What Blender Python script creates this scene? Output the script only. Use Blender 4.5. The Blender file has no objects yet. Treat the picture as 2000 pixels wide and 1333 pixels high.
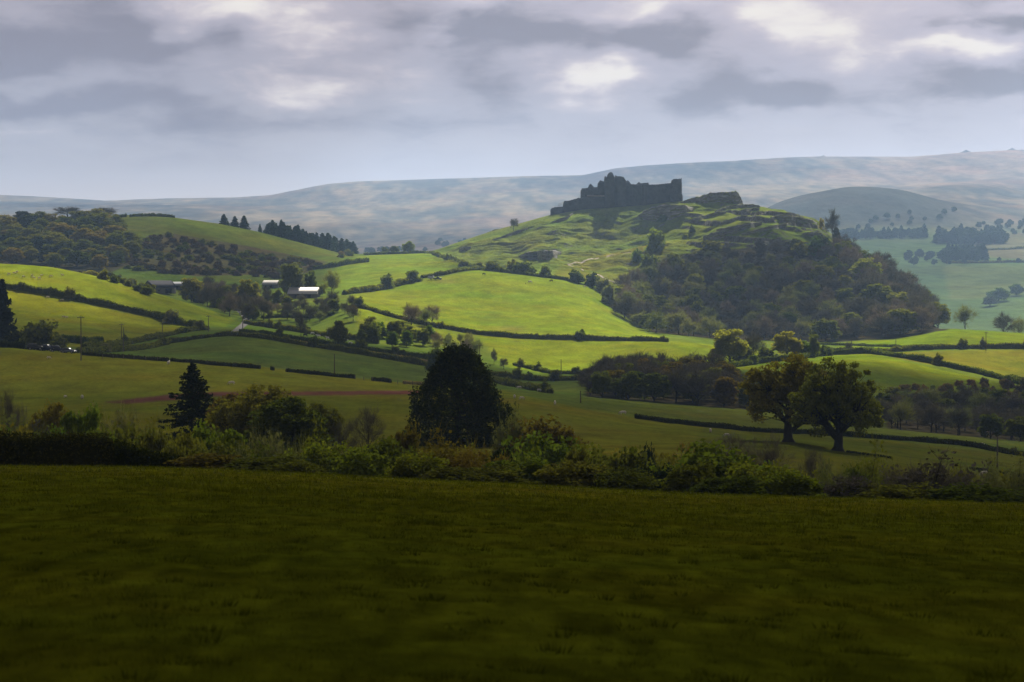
import bpy, math, random
import numpy as np
from mathutils import Vector, Matrix
R = math.radians
sc = bpy.context.scene
COL = sc.collection

# ------------------------------------------------------------------ camera
F = 5066.0                      # focal length in photograph pixels (2000 x 1333)
HOR = 560.0                     # row of the horizon
PITCH = math.atan((666.5 - HOR) / F)
cam = bpy.data.cameras.new('camera')
cam_ob = bpy.data.objects.new('camera', cam)
COL.objects.link(cam_ob)
cam_ob.location = (0, 0, 0)
cam_ob.rotation_euler = (math.pi / 2 - PITCH, 0, 0)
cam.sensor_width = 36.0
cam.lens = 36.0 * F / 2000.0
cam.clip_start = 0.5
cam.clip_end = 60000
cam.dof.use_dof = True
cam.dof.focus_distance = 1500
cam.dof.aperture_fstop = 3.2
sc.camera = cam_ob

# ------------------------------------------------------------------ exposure
sc.view_settings.view_transform = 'Standard'
sc.view_settings.look = 'None'
sc.view_settings.gamma = 1.0
sc.view_settings.use_curve_mapping = False
sc.view_settings.exposure = 1.4
cy = sc.cycles
cy.max_bounces = 6
cy.diffuse_bounces = 3
cy.glossy_bounces = 2
cy.transmission_bounces = 3
cy.volume_bounces = 1
cy.transparent_max_bounces = 12
cy.caustics_reflective = False
cy.caustics_refractive = False
cy.sample_clamp_indirect = 4
cy.use_denoising = True
try:
    cy.denoiser = 'OPENIMAGEDENOISE'
    cy.denoising_input_passes = 'RGB_ALBEDO_NORMAL'
except Exception:
    pass

# ------------------------------------------------------------------ sun
SUN_AZ, SUN_EL = R(11), R(32)          # azimuth to the right of straight ahead
SUN_DIR = np.array([math.sin(SUN_AZ) * math.cos(SUN_EL), math.cos(SUN_AZ) * math.cos(SUN_EL), math.sin(SUN_EL)])
sun = bpy.data.lights.new('sun', 'SUN')
sun.energy = 5.0
sun.angle = R(0.53)
sun.color = (1.0, 0.92, 0.76)
sun_ob = bpy.data.objects.new('sun', sun)
COL.objects.link(sun_ob)
sun_ob.rotation_euler = Vector(SUN_DIR).to_track_quat('Z', 'Y').to_euler()
sun_ob.location = (0, 0, 2000)

# ------------------------------------------------------------------ node helpers
class NT:
    def __init__(self, tree):
        self.t = tree
        tree.nodes.clear()
    def n(self, kind, **kw):
        nd = self.t.nodes.new(kind)
        for k, v in kw.items():
            setattr(nd, k, v)
        return nd
    def put(self, sock, v):
        if hasattr(v, 'is_output') or isinstance(v, bpy.types.NodeSocket):
            self.t.links.new(v, sock)
        else:
            if isinstance(v, (tuple, list)) and len(v) == 3 and sock.type == 'RGBA':
                v = (*v, 1.0)
            sock.default_value = v
    def math(self, op, a, b=None, c=None, clamp=False):
        nd = self.n('ShaderNodeMath', operation=op, use_clamp=clamp)
        self.put(nd.inputs[0], a)
        if b is not None: self.put(nd.inputs[1], b)
        if c is not None: self.put(nd.inputs[2], c)
        return nd.outputs[0]
    def mix(self, fac, a, b, blend='MIX'):
        nd = self.n('ShaderNodeMix', data_type='RGBA', blend_type=blend)
        self.put(nd.inputs[0], fac); self.put(nd.inputs[6], a); self.put(nd.inputs[7], b)
        return nd.outputs[2]
    def noise(self, vec, scale, detail=3, rough=0.55, dist=0.0, dim='3D'):
        nd = self.n('ShaderNodeTexNoise', noise_dimensions=dim)
        if vec is not None: self.put(nd.inputs['Vector'], vec)
        self.put(nd.inputs['Scale'], scale); self.put(nd.inputs['Detail'], detail)
        self.put(nd.inputs['Roughness'], rough); self.put(nd.inputs['Distortion'], dist)
        return nd.outputs['Fac']
    def vmap(self, vec, loc=(0, 0, 0), scale=(1, 1, 1)):
        nd = self.n('ShaderNodeMapping')
        self.put(nd.inputs['Vector'], vec)
        nd.inputs['Location'].default_value = loc
        nd.inputs['Scale'].default_value = scale
        return nd.outputs[0]
    def ramp(self, fac, stops, interp='LINEAR'):
        nd = self.n('ShaderNodeValToRGB')
        cr = nd.color_ramp
        cr.interpolation = interp
        while len(cr.elements) < len(stops): cr.elements.new(0.5)
        for e, (p, c) in zip(cr.elements, stops):
            e.position = p
            e.color = (*c, 1.0) if len(c) == 3 else c
        self.put(nd.inputs[0], fac)
        return nd.outputs[0]
    def maprange(self, v, a, b, c=0.0, d=1.0, smooth=False):
        nd = self.n('ShaderNodeMapRange', interpolation_type='SMOOTHSTEP' if smooth else 'LINEAR')
        for i, x in enumerate((v, a, b, c, d)): self.put(nd.inputs[i], x)
        return nd.outputs[0]

def srgb(r, g, b):
    f = lambda c: c / 12.92 if c <= 0.04045 else ((c + 0.055) / 1.055) ** 2.4
    return tuple(f(x / 255.0) for x in (r, g, b))

# ------------------------------------------------------------------ sky
world = bpy.data.worlds.new('World')
sc.world = world
world.use_nodes = True
W = NT(world.node_tree)
SKY_STRENGTH = 0.1
wout = W.n('ShaderNodeOutputWorld')
wbg = W.n('ShaderNodeBackground')
wbg.inputs['Strength'].default_value = SKY_STRENGTH
W.t.links.new(wbg.outputs[0], wout.inputs[0])
nish = W.n('ShaderNodeTexSky', sky_type='NISHITA')
nish.sun_disc = False
nish.sun_elevation = SUN_EL
nish.sun_rotation = SUN_AZ
nish.air_density = 1.2
nish.dust_density = 2.0
tc = W.n('ShaderNodeTexCoord')
sep = W.n('ShaderNodeSeparateXYZ')
W.put(sep.inputs[0], tc.outputs['Generated'])
az = W.math('ARCTAN2', sep.outputs[0], sep.outputs[1])
el = W.math('ARCSINE', sep.outputs[2])
comb = W.n('ShaderNodeCombineXYZ')
W.put(comb.inputs[0], az); W.put(comb.inputs[1], el)
p0 = comb.outputs[0]
# slow swirl so that cloud edges are ragged
wn = W.n('ShaderNodeTexNoise', noise_dimensions='3D')
W.put(wn.inputs['Vector'], W.vmap(p0, scale=(1, 2.0, 1)))
wn.inputs['Scale'].default_value = 22; wn.inputs['Detail'].default_value = 4
vs = W.n('ShaderNodeVectorMath', operation='SUBTRACT'); W.put(vs.inputs[0], wn.outputs['Color']); vs.inputs[1].default_value = (.5, .5, .5)
vm = W.n('ShaderNodeVectorMath', operation='MULTIPLY'); W.put(vm.inputs[0], vs.outputs[0]); vm.inputs[1].default_value = (.075, .034, 0)
va = W.n('ShaderNodeVectorMath', operation='ADD'); W.put(va.inputs[0], p0); W.put(va.inputs[1], vm.outputs[0])
p1 = va.outputs[0]
# the large cloud masses: direction (photo column, row), half width, half height, amount
BLOBS = [
    (470, 10, 190, 75, .95), (640, 60, 120, 60, .45), (330, 45, 110, 60, .45), (960, 5, 90, 40, .8), (1240, 5, 130, 40, .75), (1640, 55, 200, 110, .8),
    (1500, 20, 120, 60, .55), (1190, 148, 170, 55, 1.0), (1130, 170, 90, 40, .35), (1900, 95, 150, 55, .95), (1780, 130, 140, 70, .4),
    (560, 170, 190, 50, .55), (660, 165, 100, 60, .3), (110, 165, 170, 30, .42), (60, 258, 110, 26, .45), (850, 90, 90, 80, .35), (780, 120, 90, 60, .4), (30, 20, 90, 50, .12),
    (1450, 300, 160, 20, .25), (1990, 230, 60, 40, .35), (1600, 230, 300, 40, .2), (1830, 30, 60, 30, .3),
    (40, 105, 150, 90, -.85), (245, 70, 130, 75, -.85), (310, 100, 90, 50, -.45), (430, 70, 110, 60, -.7), (250, 215, 420, 55, -.55), (120, 205, 200, 40, -.25),
    (760, 40, 110, 60, -.5), (930, 70, 160, 70, -.75), (1080, 70, 200, 60, -.6), (1330, 70, 200, 50, -.65), (1490, 170, 260, 65, -.75), (1460, 195, 120, 40, -.35),
    (1950, 165, 170, 50, -.85), (1980, 40, 130, 45, -.7), (1870, 60, 120, 30, -.3), (980, 170, 120, 60, -.35), (900, 230, 300, 40, -.2), (1700, 180, 120, 40, -.2), (620, 230, 220, 40, -.25),
    (200, 300, 400, 40, -.12),
]
acc = None
for (bu, bv, hw, hh, amt) in BLOBS:
    a0, e0 = math.atan((bu - 1000) / F), math.atan((HOR - bv) / F)
    sx, sy = F / (hw * 1.55), F / (hh * 1.55)
    g = W.n('ShaderNodeTexGradient', gradient_type='QUADRATIC_SPHERE')
    W.put(g.inputs[0], W.vmap(p1, loc=(-a0 * sx, -e0 * sy, 0), scale=(sx, sy, 1)))
    acc = W.math('MULTIPLY_ADD', g.outputs['Fac'], amt * (1.35 if amt > 0 else 1.6), acc if acc is not None else 0.0)
nA = W.noise(W.vmap(p1, scale=(1, 2.4, 1)), 16, 5, .55)
nB = W.noise(W.vmap(p0, loc=(3, 1, 0), scale=(1, 3.6, 1)), 42, 7, .62, .5)
nz = W.math('ADD', W.math('MULTIPLY', W.math('SUBTRACT', nA, .5), 1.35), W.math('MULTIPLY', W.math('SUBTRACT', nB, .5), 1.15))
# calmer towards the horizon
calm = W.maprange(el, .034, .074, .22, 1.0, True)
cl = W.math('ADD', W.math('MULTIPLY', nz, calm), acc)
base = W.ramp(W.maprange(el, .02, .12), [
    (0.0, srgb(246, 230, 216)), (.13, srgb(222, 210, 205)), (.26, srgb(190, 181, 186)), (.45, srgb(168, 162, 175)),
    (.62, srgb(162, 155, 172)), (.9, srgb(178, 168, 183)), (1.0, srgb(168, 161, 178))])
# brighter to the right along the horizon
rightness = W.maprange(az, -.2, .2, 0.84, 1.20)
base = W.mix(1.0, base, rightness, 'MULTIPLY')
bright = W.mix(W.maprange(cl, .38, 1.15, 0, 1, True), srgb(218, 205, 211), srgb(246, 238, 230))
cloudcol = W.mix(W.maprange(cl, .03, .95, 0, 1, True), base, bright)
cloudcol = W.mix(W.maprange(cl, .06, -.80, 0, 1, True), cloudcol, srgb(112, 102, 121))
# overhead the cloud is thicker and greyer
over = W.maprange(el, .12, .45, 0, 1, True)
nO = W.noise(tc.outputs['Generated'], 3.0, 4)
ovcol = W.ramp(nO, [(.3, srgb(120, 124, 144)), (.7, srgb(178, 180, 194))])
cloudcol = W.mix(over, cloudcol, ovcol)
gain = W.mix(1.0, cloudcol, (3.55, 3.44, 3.34), 'MULTIPLY')       # x strength 0.1 x 2^exposure -> displayed value
final = W.mix(.02, gain, nish.outputs[0])
W.put(wbg.inputs['Color'], final)

# ------------------------------------------------------------------ numpy noise
def _hash(ix, iy, seed):
    h = (ix.astype(np.int64) * 374761393 + iy.astype(np.int64) * 668265263 + seed * 2147483647) & 0xffffffff
    h = ((h ^ (h >> 13)) * 1274126177) & 0xffffffff
    h = ((h ^ (h >> 16)) * 2246822519) & 0xffffffff
    return ((h ^ (h >> 15)) & 0xffffff) / float(0xffffff)
def vnoise(x, y, seed=0):
    x = np.asarray(x, float); y = np.asarray(y, float)
    ix, iy = np.floor(x), np.floor(y)
    fx, fy = x - ix, y - iy
    fx = fx * fx * fx * (fx * (fx * 6 - 15) + 10); fy = fy * fy * fy * (fy * (fy * 6 - 15) + 10)
    a = _hash(ix, iy, seed); b = _hash(ix + 1, iy, seed); c = _hash(ix, iy + 1, seed); d = _hash(ix + 1, iy + 1, seed)
    return (a * (1 - fx) + b * fx) * (1 - fy) + (c * (1 - fx) + d * fx) * fy
def fbm(x, y, octs=4, seed=0, gain=.5):
    s = 0; amp = 1; tot = 0
    c, sn = math.cos(.6), math.sin(.6)
    for o in range(octs):
        s = s + amp * (vnoise(x, y, seed + o * 17) * 2 - 1); tot += amp
        x, y = (x * c - y * sn) * 2.03 + 11.3, (x * sn + y * c) * 2.03 + 5.7
        amp *= gain
    return s / tot

# ------------------------------------------------------------------ terrain profile
CP, SP = math.cos(PITCH), math.sin(PITCH)
def wrow(v):                    # height / depth of the ray through photo row v
    b = (666.5 - np.asarray(v, float)) / F
    return (b * CP - SP) / (CP + b * SP)
def pxrow(w):
    w = np.asarray(w, float)
    b = (w * CP + SP) / (CP - w * SP)
    return 666.5 - F * b
UC = np.concatenate([np.arange(-2600, -180, 80.), np.arange(-180, 2180, 4.), np.arange(2180, 4700, 80.)])
def steps(spec):
    out = []
    for a, b, st in spec: out.append(np.arange(a, b, st))
    return np.concatenate(out)
YR = steps([(2, 15, .8), (15, 30, .14), (30, 60, .35), (60, 200, 1.2), (200, 330, 4), (330, 1000, 3.2), (1000, 1560, 3.2), (1560, 2020, 1.25), (2020, 2300, 8), (2300, 4000, 22), (4000, 7600, 24), (7600, 10001, 120)])
BROW = [(0, 911), (300, 913), (600, 925), (855, 940), (1000, 945), (1340, 965), (1600, 972), (2000, 985)]
C = {  # forward distance -> photo (column,row) polyline of the ground at that distance
 270: [(0, 990), (2000, 1060)],
 350: [(0, 895), (500, 905), (1000, 905), (1500, 925), (2000, 965)],
 480: [(0, 830), (400, 828), (900, 850), (1300, 862), (1550, 868), (1620, 880), (2000, 928)],
 600: [(0, 770), (160, 768), (400, 765), (600, 772), (800, 776), (1000, 781), (1085, 793), (1217, 813), (1388, 836), (1500, 848), (1740, 861), (2000, 893)],
 720: [(0, 680), (150, 692), (330, 705), (500, 718), (700, 742), (820, 752), (1000, 766), (1140, 777), (1300, 790), (1460, 802), (1740, 838), (2000, 866)],
 800: [(0, 691), (150, 698), (330, 706), (500, 717), (700, 739), (820, 749), (1000, 759), (1140, 774), (1300, 788), (1460, 800), (1740, 832), (2000, 858)],
 950: [(0, 668), (150, 668), (250, 680), (300, 680), (450, 658), (520, 664), (700, 692), (830, 712), (950, 735), (1060, 757), (1140, 748), (1300, 742), (1460, 737), (1600, 747), (1740, 772), (1900, 768), (2000, 772)],
 1100: [(0, 600), (150, 615), (300, 640), (400, 642), (470, 640), (560, 653), (700, 670), (830, 690), (950, 708), (1060, 727), (1140, 725), (1300, 714), (1420, 716), (1500, 714), (1650, 702), (1740, 705), (1900, 730), (2000, 745)],
 1250: [(0, 515), (100, 522), (200, 543), (300, 572), (400, 605), (460, 622), (520, 630), (600, 636), (690, 606), (760, 620), (830, 634), (930, 650), (1060, 658), (1140, 662), (1300, 663), (1400, 673), (1500, 682), (1600, 690), (1700, 685), (1850, 681), (2000, 680)],
 1400: [(0, 545), (100, 545), (200, 552), (300, 578), (400, 596), (460, 598), (560, 586), (640, 582), (690, 579), (800, 588), (900, 594), (1000, 598), (1100, 602), (1170, 612), (1250, 645), (1400, 660), (1600, 667), (1740, 658), (1850, 642), (2000, 652)],
 1550: [(0, 532), (100, 532), (200, 537), (300, 547), (400, 560), (500, 560), (600, 560), (690, 553), (800, 543), (850, 538), (930, 531), (1000, 537), (1100, 548), (1150, 560), (1200, 585), (1300, 610), (1400, 605), (1500, 590), (1600, 580), (1700, 588), (1750, 600), (1800, 618), (1850, 655), (2000, 690)],
 1700: [(0, 500), (100, 495), (200, 490), (300, 495), (400, 510), (500, 527), (600, 533), (700, 524), (800, 519), (850, 517), (900, 520), (930, 522), (1000, 522), (1100, 518), (1200, 515), (1300, 515), (1400, 500), (1500, 492), (1600, 500), (1650, 508), (1700, 528), (1750, 566), (1800, 605), (1850, 680), (2000, 715)],
 1850: [(0, 455), (100, 442), (200, 440), (250, 442), (300, 445), (400, 462), (500, 485), (600, 503), (700, 504), (800, 500), (850, 499), (880, 500), (950, 493), (1000, 492), (1060, 490), (1100, 486), (1200, 484), (1250, 474), (1300, 458), (1400, 436), (1450, 424), (1500, 418), (1580, 432), (1620, 458), (1650, 492), (1700, 545), (1750, 600), (1800, 660), (1850, 705), (2000, 720)],
 1925: [(0, 437), (100, 430), (200, 428), (260, 426), (330, 430), (430, 446), (500, 462), (600, 488), (660, 498), (700, 500), (720, 499), (840, 495), (900, 480), (960, 468), (1000, 460), (1075, 440), (1140, 430), (1200, 428), (1260, 424), (1330, 412), (1380, 408), (1440, 406), (1500, 408), (1580, 426), (1620, 456), (1650, 497), (1700, 548), (1800, 670), (2000, 720)],
 1980: [(0, 432), (100, 425), (200, 423), (260, 420), (330, 424), (430, 438), (500, 452), (600, 478), (660, 494), (700, 497), (720, 496), (840, 493), (900, 472), (960, 452), (1000, 441), (1075, 420), (1140, 409), (1200, 405), (1260, 401), (1330, 392), (1380, 394), (1440, 397), (1452, 401), (1480, 405), (1580, 428), (1620, 462), (1650, 505), (1700, 560), (1800, 680), (2000, 720)],
 2150: [(0, 452), (200, 447), (400, 470), (600, 510), (720, 525), (840, 522), (1000, 500), (1140, 470), (1300, 465), (1450, 470), (1600, 545), (1700, 620), (1800, 690), (2000, 690)],
 2400: [(0, 480), (600, 522), (720, 514), (840, 514), (1000, 505), (1450, 505), (1600, 560), (1700, 620), (1850, 650), (2000, 625)],
 2700: [(0, 480), (600, 512), (720, 506), (840, 505), (1000, 500), (1450, 505), (1600, 545), (1700, 570), (1850, 590), (2000, 580)],
 3200: [(0, 465), (600, 495), (720, 497), (840, 495), (1000, 490), (1500, 520), (1700, 518), (1850, 515), (2000, 515)],
 3800: [(0, 445), (600, 482), (700, 486), (840, 478), (1000, 470), (1500, 470), (1600, 465), (1700, 462), (1850, 466), (2000, 468)],
 4500: [(0, 425), (300, 425), (600, 460), (700, 470), (840, 464), (1000, 452), (1200, 445), (1400, 438), (1480, 420), (1500, 404), (1570, 382), (1650, 368), (1700, 366), (1760, 370), (1830, 386), (1890, 402), (1950, 410), (2000, 415)],
 4900: [(0, 415), (600, 440), (840, 448), (1200, 425), (1400, 415), (1500, 412), (1570, 400), (1700, 392), (1780, 388), (1890, 390), (2000, 395)],
 5400: [(0, 408), (300, 412), (600, 425), (840, 425), (1200, 400), (1400, 392), (1600, 385), (1700, 385), (1780, 373), (1860, 362), (1940, 365), (2000, 378)],
 6200: [(0, 398), (300, 402), (600, 400), (840, 390), (1200, 372), (1400, 365), (1600, 358), (1780, 358), (1900, 352), (2000, 348)],
 7500: [(-400, 384), (0, 384), (100, 387), (210, 393), (330, 388), (460, 387), (530, 382), (590, 370), (640, 361), (700, 356), (900, 351), (1000, 348), (1140, 345), (1200, 333), (1260, 327), (1400, 319), (1600, 309), (1780, 309), (1870, 302), (1990, 296), (2400, 292)],
 10500: [(0, 425), (2000, 380)],
}
def pl(nodes, u):
    n = np.array(nodes, float)
    return np.interp(u, n[:, 0], n[:, 1])
def smooth_u(arr, k):
    ker = np.exp(-.5 * (np.arange(-3 * k, 3 * k + 1) / k) ** 2); ker /= ker.sum()
    pad = np.pad(arr, 3 * k, mode='edge')
    return np.convolve(pad, ker, 'valid')
uf = np.arange(-2700, 4801, 2.0)
brow_w = wrow(smooth_u(pl(BROW, uf), 20))
sl = -(brow_w + 1.75 / 190)                       # slope of the near field
KY, KZ = [], []
for y in (2, 20, 60, 120, 190, 205):
    z = -1.75 - sl * y
    if y in (60, 120): z = z + 0.15
    if y == 205: z = z - .35
    KY.append(y); KZ.append(z)
for y in sorted(C):
    k = 3 if 1900 < y < 2100 or y == 7500 else (8 if y > 1200 else 12)
    KY.append(y); KZ.append(y * wrow(smooth_u(pl(C[y], uf), k)))
KY = np.array(KY, float); KZ = np.array([np.interp(UC, uf, z) for z in KZ])      # knots x columns
def pchip(xk, yk, x):
    h = np.diff(xk)[:, None]; d = np.diff(yk, axis=0) / h
    m = np.zeros_like(yk)
    w1 = 2 * h[1:] + h[:-1]; w2 = h[1:] + 2 * h[:-1]
    same = (d[:-1] * d[1:]) > 0
    with np.errstate(divide='ignore', invalid='ignore'):
        hm = (w1 + w2) / (w1 / d[:-1] + w2 / d[1:])
    m[1:-1] = np.where(same, hm, 0); m[0] = d[0]; m[-1] = d[-1]
    i = np.clip(np.searchsorted(xk, x, 'right') - 1, 0, len(xk) - 2)
    t = ((x - xk[i]) / np.diff(xk)[i])[:, None]; hh = np.diff(xk)[i][:, None]
    return ((1 + 2 * t) * (1 - t) ** 2 * yk[i] + t * (1 - t) ** 2 * hh * m[i] + t * t * (3 - 2 * t) * yk[i + 1] + t * t * (t - 1) * hh * m[i + 1])
TZ = pchip(KY, KZ, YR)                             # rows x columns
XX = (UC[None, :] - 1000) / F * YR[:, None]
YY = np.repeat(YR[:, None], len(UC), 1)
UU = np.repeat(UC[None, :], len(YR), 0)
def box(v, a, b, s):
    return 1 / (1 + np.exp(-(v - a) / s)) * 1 / (1 + np.exp(-(b - v) / s))
# small relief that belongs to each kind of ground
near = np.clip((YY - 12) / 8, 0, 1) * np.clip((205 - YY) / 60, 0, 1)
TZ += near * (.05 * fbm(XX / .9, YY / 1.3, 3, 3) + .05 * fbm(XX / 5, YY / 8, 3, 5))
mid = box(YY, 330, 1500, 25)
TZ += mid * (.17 * fbm(XX / 3.5, YY / 5, 3, 9) + .35 * fbm(XX / 45, YY / 60, 3, 21))
crag = box(YY, 1640, 2000, 18) * box(UU, 850, 1640, 25)
fade = np.where(YY > 1935, np.clip((1972 - YY) / 37, 0, 1), 1)
tw = fbm(XX / 25, YY / 40, 3, 41)
terr = np.sin((YY + 12 * tw + 0.10 * XX) / 6.2 * 2 * math.pi)
TZ += crag * fade * (.46 * terr * np.clip(1.6 * vnoise(XX / 16, YY / 12, 8) - .1, 0, 1) + 5.0 * fbm(XX / 25, YY / 32, 3, 31) + .45 * fbm(XX / 3.6, YY / 5, 3, 33))
# limestone steps on the right half of the crag
stepz = box(YY, 1650, 1950, 10) * box(UU, 1350, 1625, 18)
zz_ = TZ + .10 * XX + 1.6 * fbm(XX / 14, YY / 18, 3, 37)
PS = 5.6
fr = zz_ / PS - np.floor(zz_ / PS)
rise = np.clip((fr - .66) / .18, 0, 1); rise = rise * rise * (3 - 2 * rise)
amt_ = np.clip(vnoise(XX / 17, np.floor(zz_ / PS) * 3.1, 45) * 2.2 - .45, 0, 1)
TZ += stepz * fade * amt_ * (rise - fr) * PS * .85
lh = box(YY, 1560, 1990, 20) * box(UU, -400, 800, 40)
TZ += lh * fade * (.8 * fbm(XX / 40, YY / 50, 3, 51))
far = np.clip((YY - 2300) / 400, 0, 1) * np.clip((7500 - YY) / 600, 0, 1)
TZ += far * (5.0 * fbm(XX / 260, YY / 330, 4, 61) + 9.0 * np.clip((YY - 4200) / 800, 0, 1) * (np.abs(fbm(XX / 420, YY / 620, 4, 71)) - .25))
RUN = np.maximum.accumulate(TZ / YY, axis=0)

def ground(x, y):
    """terrain height under a world point"""
    u = 1000 + F * x / y
    i = int(np.clip(np.searchsorted(UC, u, 'right') - 1, 0, len(UC) - 2))
    j = int(np.clip(np.searchsorted(YR, y, 'right') - 1, 0, len(YR) - 2))
    a = min(max((u - UC[i]) / (UC[i + 1] - UC[i]), 0), 1); b = min(max((y - YR[j]) / (YR[j + 1] - YR[j]), 0), 1)
    return float((TZ[j, i] * (1 - a) + TZ[j, i + 1] * a) * (1 - b) + (TZ[j + 1, i] * (1 - a) + TZ[j + 1, i + 1] * a) * b)
def at(u, y):
    x = (u - 1000) / F * y
    return (x, y, ground(x, y))
def see(u, v, ymin=0.0):
    """the point of the ground that photo pixel (u, v) shows (beyond ymin)"""
    i = int(np.clip(np.searchsorted(UC, u, 'right') - 1, 0, len(UC) - 2))
    a = (u - UC[i]) / (UC[i + 1] - UC[i])
    r = (TZ[:, i] * (1 - a) + TZ[:, i + 1] * a) / YR
    w = float(wrow(v))
    j0 = int(np.searchsorted(YR, ymin)) if ymin > 0 else 0
    hit = np.nonzero(r[j0:] >= w)[0]
    if len(hit) == 0:
        k = int(np.argmax(r[j0:])) + j0
        y = YR[k]
    else:
        k = int(hit[0]) + j0
        if k == j0: y = YR[k]
        else:
            t = (w - r[k - 1]) / max(r[k] - r[k - 1], 1e-9)
            y = YR[k - 1] + t * (YR[k] - YR[k - 1])
    return at(u, float(y))

def tagged(o, label=None, cat=None, group=None, kind=None):
    if label: o['label'] = label
    if cat: o['category'] = cat
    if group: o['group'] = group
    if kind: o['kind'] = kind
    return o
def mesh_np(name, V, Q=None, T=None, smooth=False):
    V = np.asarray(V, np.float32)
    me = bpy.data.meshes.new(name)
    Q = np.zeros((0, 4), np.int32) if Q is None or len(Q) == 0 else np.asarray(Q, np.int32)
    T = np.zeros((0, 3), np.int32) if T is None or len(T) == 0 else np.asarray(T, np.int32)
    me.vertices.add(len(V)); me.vertices.foreach_set('co', V.ravel())
    nl = Q.size + T.size
    me.loops.add(nl); me.loops.foreach_set('vertex_index', np.concatenate([Q.ravel(), T.ravel()]))
    me.polygons.add(len(Q) + len(T))
    st = np.concatenate([np.arange(len(Q)) * 4, Q.size + np.arange(len(T)) * 3]).astype(np.int32)
    me.polygons.foreach_set('loop_start', st)
    if smooth: me.polygons.foreach_set('use_smooth', np.ones(len(Q) + len(T), bool))
    me.update(calc_edges=True)
    return me
def link(name, me, mat=None, parent=None):
    o = bpy.data.objects.new(name, me)
    COL.objects.link(o)
    if mat is not None and me is not None and len(me.materials) == 0: me.materials.append(mat)
    if parent is not None: o.parent = parent
    return o

# ------------------------------------------------------------------ field colours (albedo of the grass, moor, soil)
VPX = pxrow(TZ / YY)
VIS = (TZ / YY) >= RUN - 1e-4
TINT = np.empty(TZ.shape + (3,)); ROCK = np.zeros(TZ.shape)
def pip(poly, u, v):
    p = np.array(poly, float); ins = np.zeros(u.shape, bool)
    j = len(p) - 1
    for i in range(len(p)):
        c = ((p[i, 1] > v) != (p[j, 1] > v)) & (u < (p[j, 0] - p[i, 0]) * (v - p[i, 1]) / (p[j, 1] - p[i, 1] + 1e-12) + p[i, 0])
        ins ^= c; j = i
    return ins
def paint(col, y0, y1, poly=None):
    m = (YY >= y0) & (YY < y1)
    if poly is not None: m &= pip(poly, UU, VPX)
    TINT[m] = col
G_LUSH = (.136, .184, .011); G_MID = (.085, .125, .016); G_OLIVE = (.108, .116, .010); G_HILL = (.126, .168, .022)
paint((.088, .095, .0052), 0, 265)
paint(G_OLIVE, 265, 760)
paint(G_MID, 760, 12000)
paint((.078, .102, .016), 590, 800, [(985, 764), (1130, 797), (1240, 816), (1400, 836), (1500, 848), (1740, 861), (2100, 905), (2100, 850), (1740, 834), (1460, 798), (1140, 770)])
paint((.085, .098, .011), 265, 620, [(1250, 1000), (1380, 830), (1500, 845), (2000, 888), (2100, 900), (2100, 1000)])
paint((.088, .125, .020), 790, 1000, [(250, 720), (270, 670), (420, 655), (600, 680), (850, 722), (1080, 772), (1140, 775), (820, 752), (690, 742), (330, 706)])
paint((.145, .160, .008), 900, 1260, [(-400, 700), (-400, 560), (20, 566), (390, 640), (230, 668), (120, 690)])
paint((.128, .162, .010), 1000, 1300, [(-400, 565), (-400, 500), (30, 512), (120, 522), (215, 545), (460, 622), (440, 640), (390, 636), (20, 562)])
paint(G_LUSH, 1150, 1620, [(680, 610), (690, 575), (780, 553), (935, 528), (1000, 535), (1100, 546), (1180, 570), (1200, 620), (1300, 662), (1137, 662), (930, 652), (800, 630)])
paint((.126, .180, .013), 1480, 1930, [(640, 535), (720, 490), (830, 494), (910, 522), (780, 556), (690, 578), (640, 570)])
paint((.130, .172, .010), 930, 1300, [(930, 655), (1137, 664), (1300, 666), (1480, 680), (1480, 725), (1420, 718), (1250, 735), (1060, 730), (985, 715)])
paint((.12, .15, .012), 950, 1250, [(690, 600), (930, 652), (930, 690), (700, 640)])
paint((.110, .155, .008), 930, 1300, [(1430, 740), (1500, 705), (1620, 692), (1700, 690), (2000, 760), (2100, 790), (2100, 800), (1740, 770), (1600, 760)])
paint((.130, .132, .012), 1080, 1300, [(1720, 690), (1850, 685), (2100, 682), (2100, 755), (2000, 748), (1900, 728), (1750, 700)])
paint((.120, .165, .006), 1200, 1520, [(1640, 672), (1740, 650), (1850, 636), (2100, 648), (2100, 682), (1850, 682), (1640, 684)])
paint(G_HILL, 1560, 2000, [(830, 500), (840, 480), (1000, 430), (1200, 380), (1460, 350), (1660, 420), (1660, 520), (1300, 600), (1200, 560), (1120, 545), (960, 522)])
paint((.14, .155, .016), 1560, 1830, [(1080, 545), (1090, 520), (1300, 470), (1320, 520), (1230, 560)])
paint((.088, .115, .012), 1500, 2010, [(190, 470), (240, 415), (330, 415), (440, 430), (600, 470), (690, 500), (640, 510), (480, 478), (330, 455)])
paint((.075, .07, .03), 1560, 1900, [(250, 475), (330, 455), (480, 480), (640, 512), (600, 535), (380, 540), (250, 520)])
# the bare red soil strip in the near field
paint((.105, .042, .036), 500, 800, [(200, 786), (330, 771), (420, 766), (830, 763), (840, 770), (420, 775), (330, 783), (250, 789)])
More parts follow.
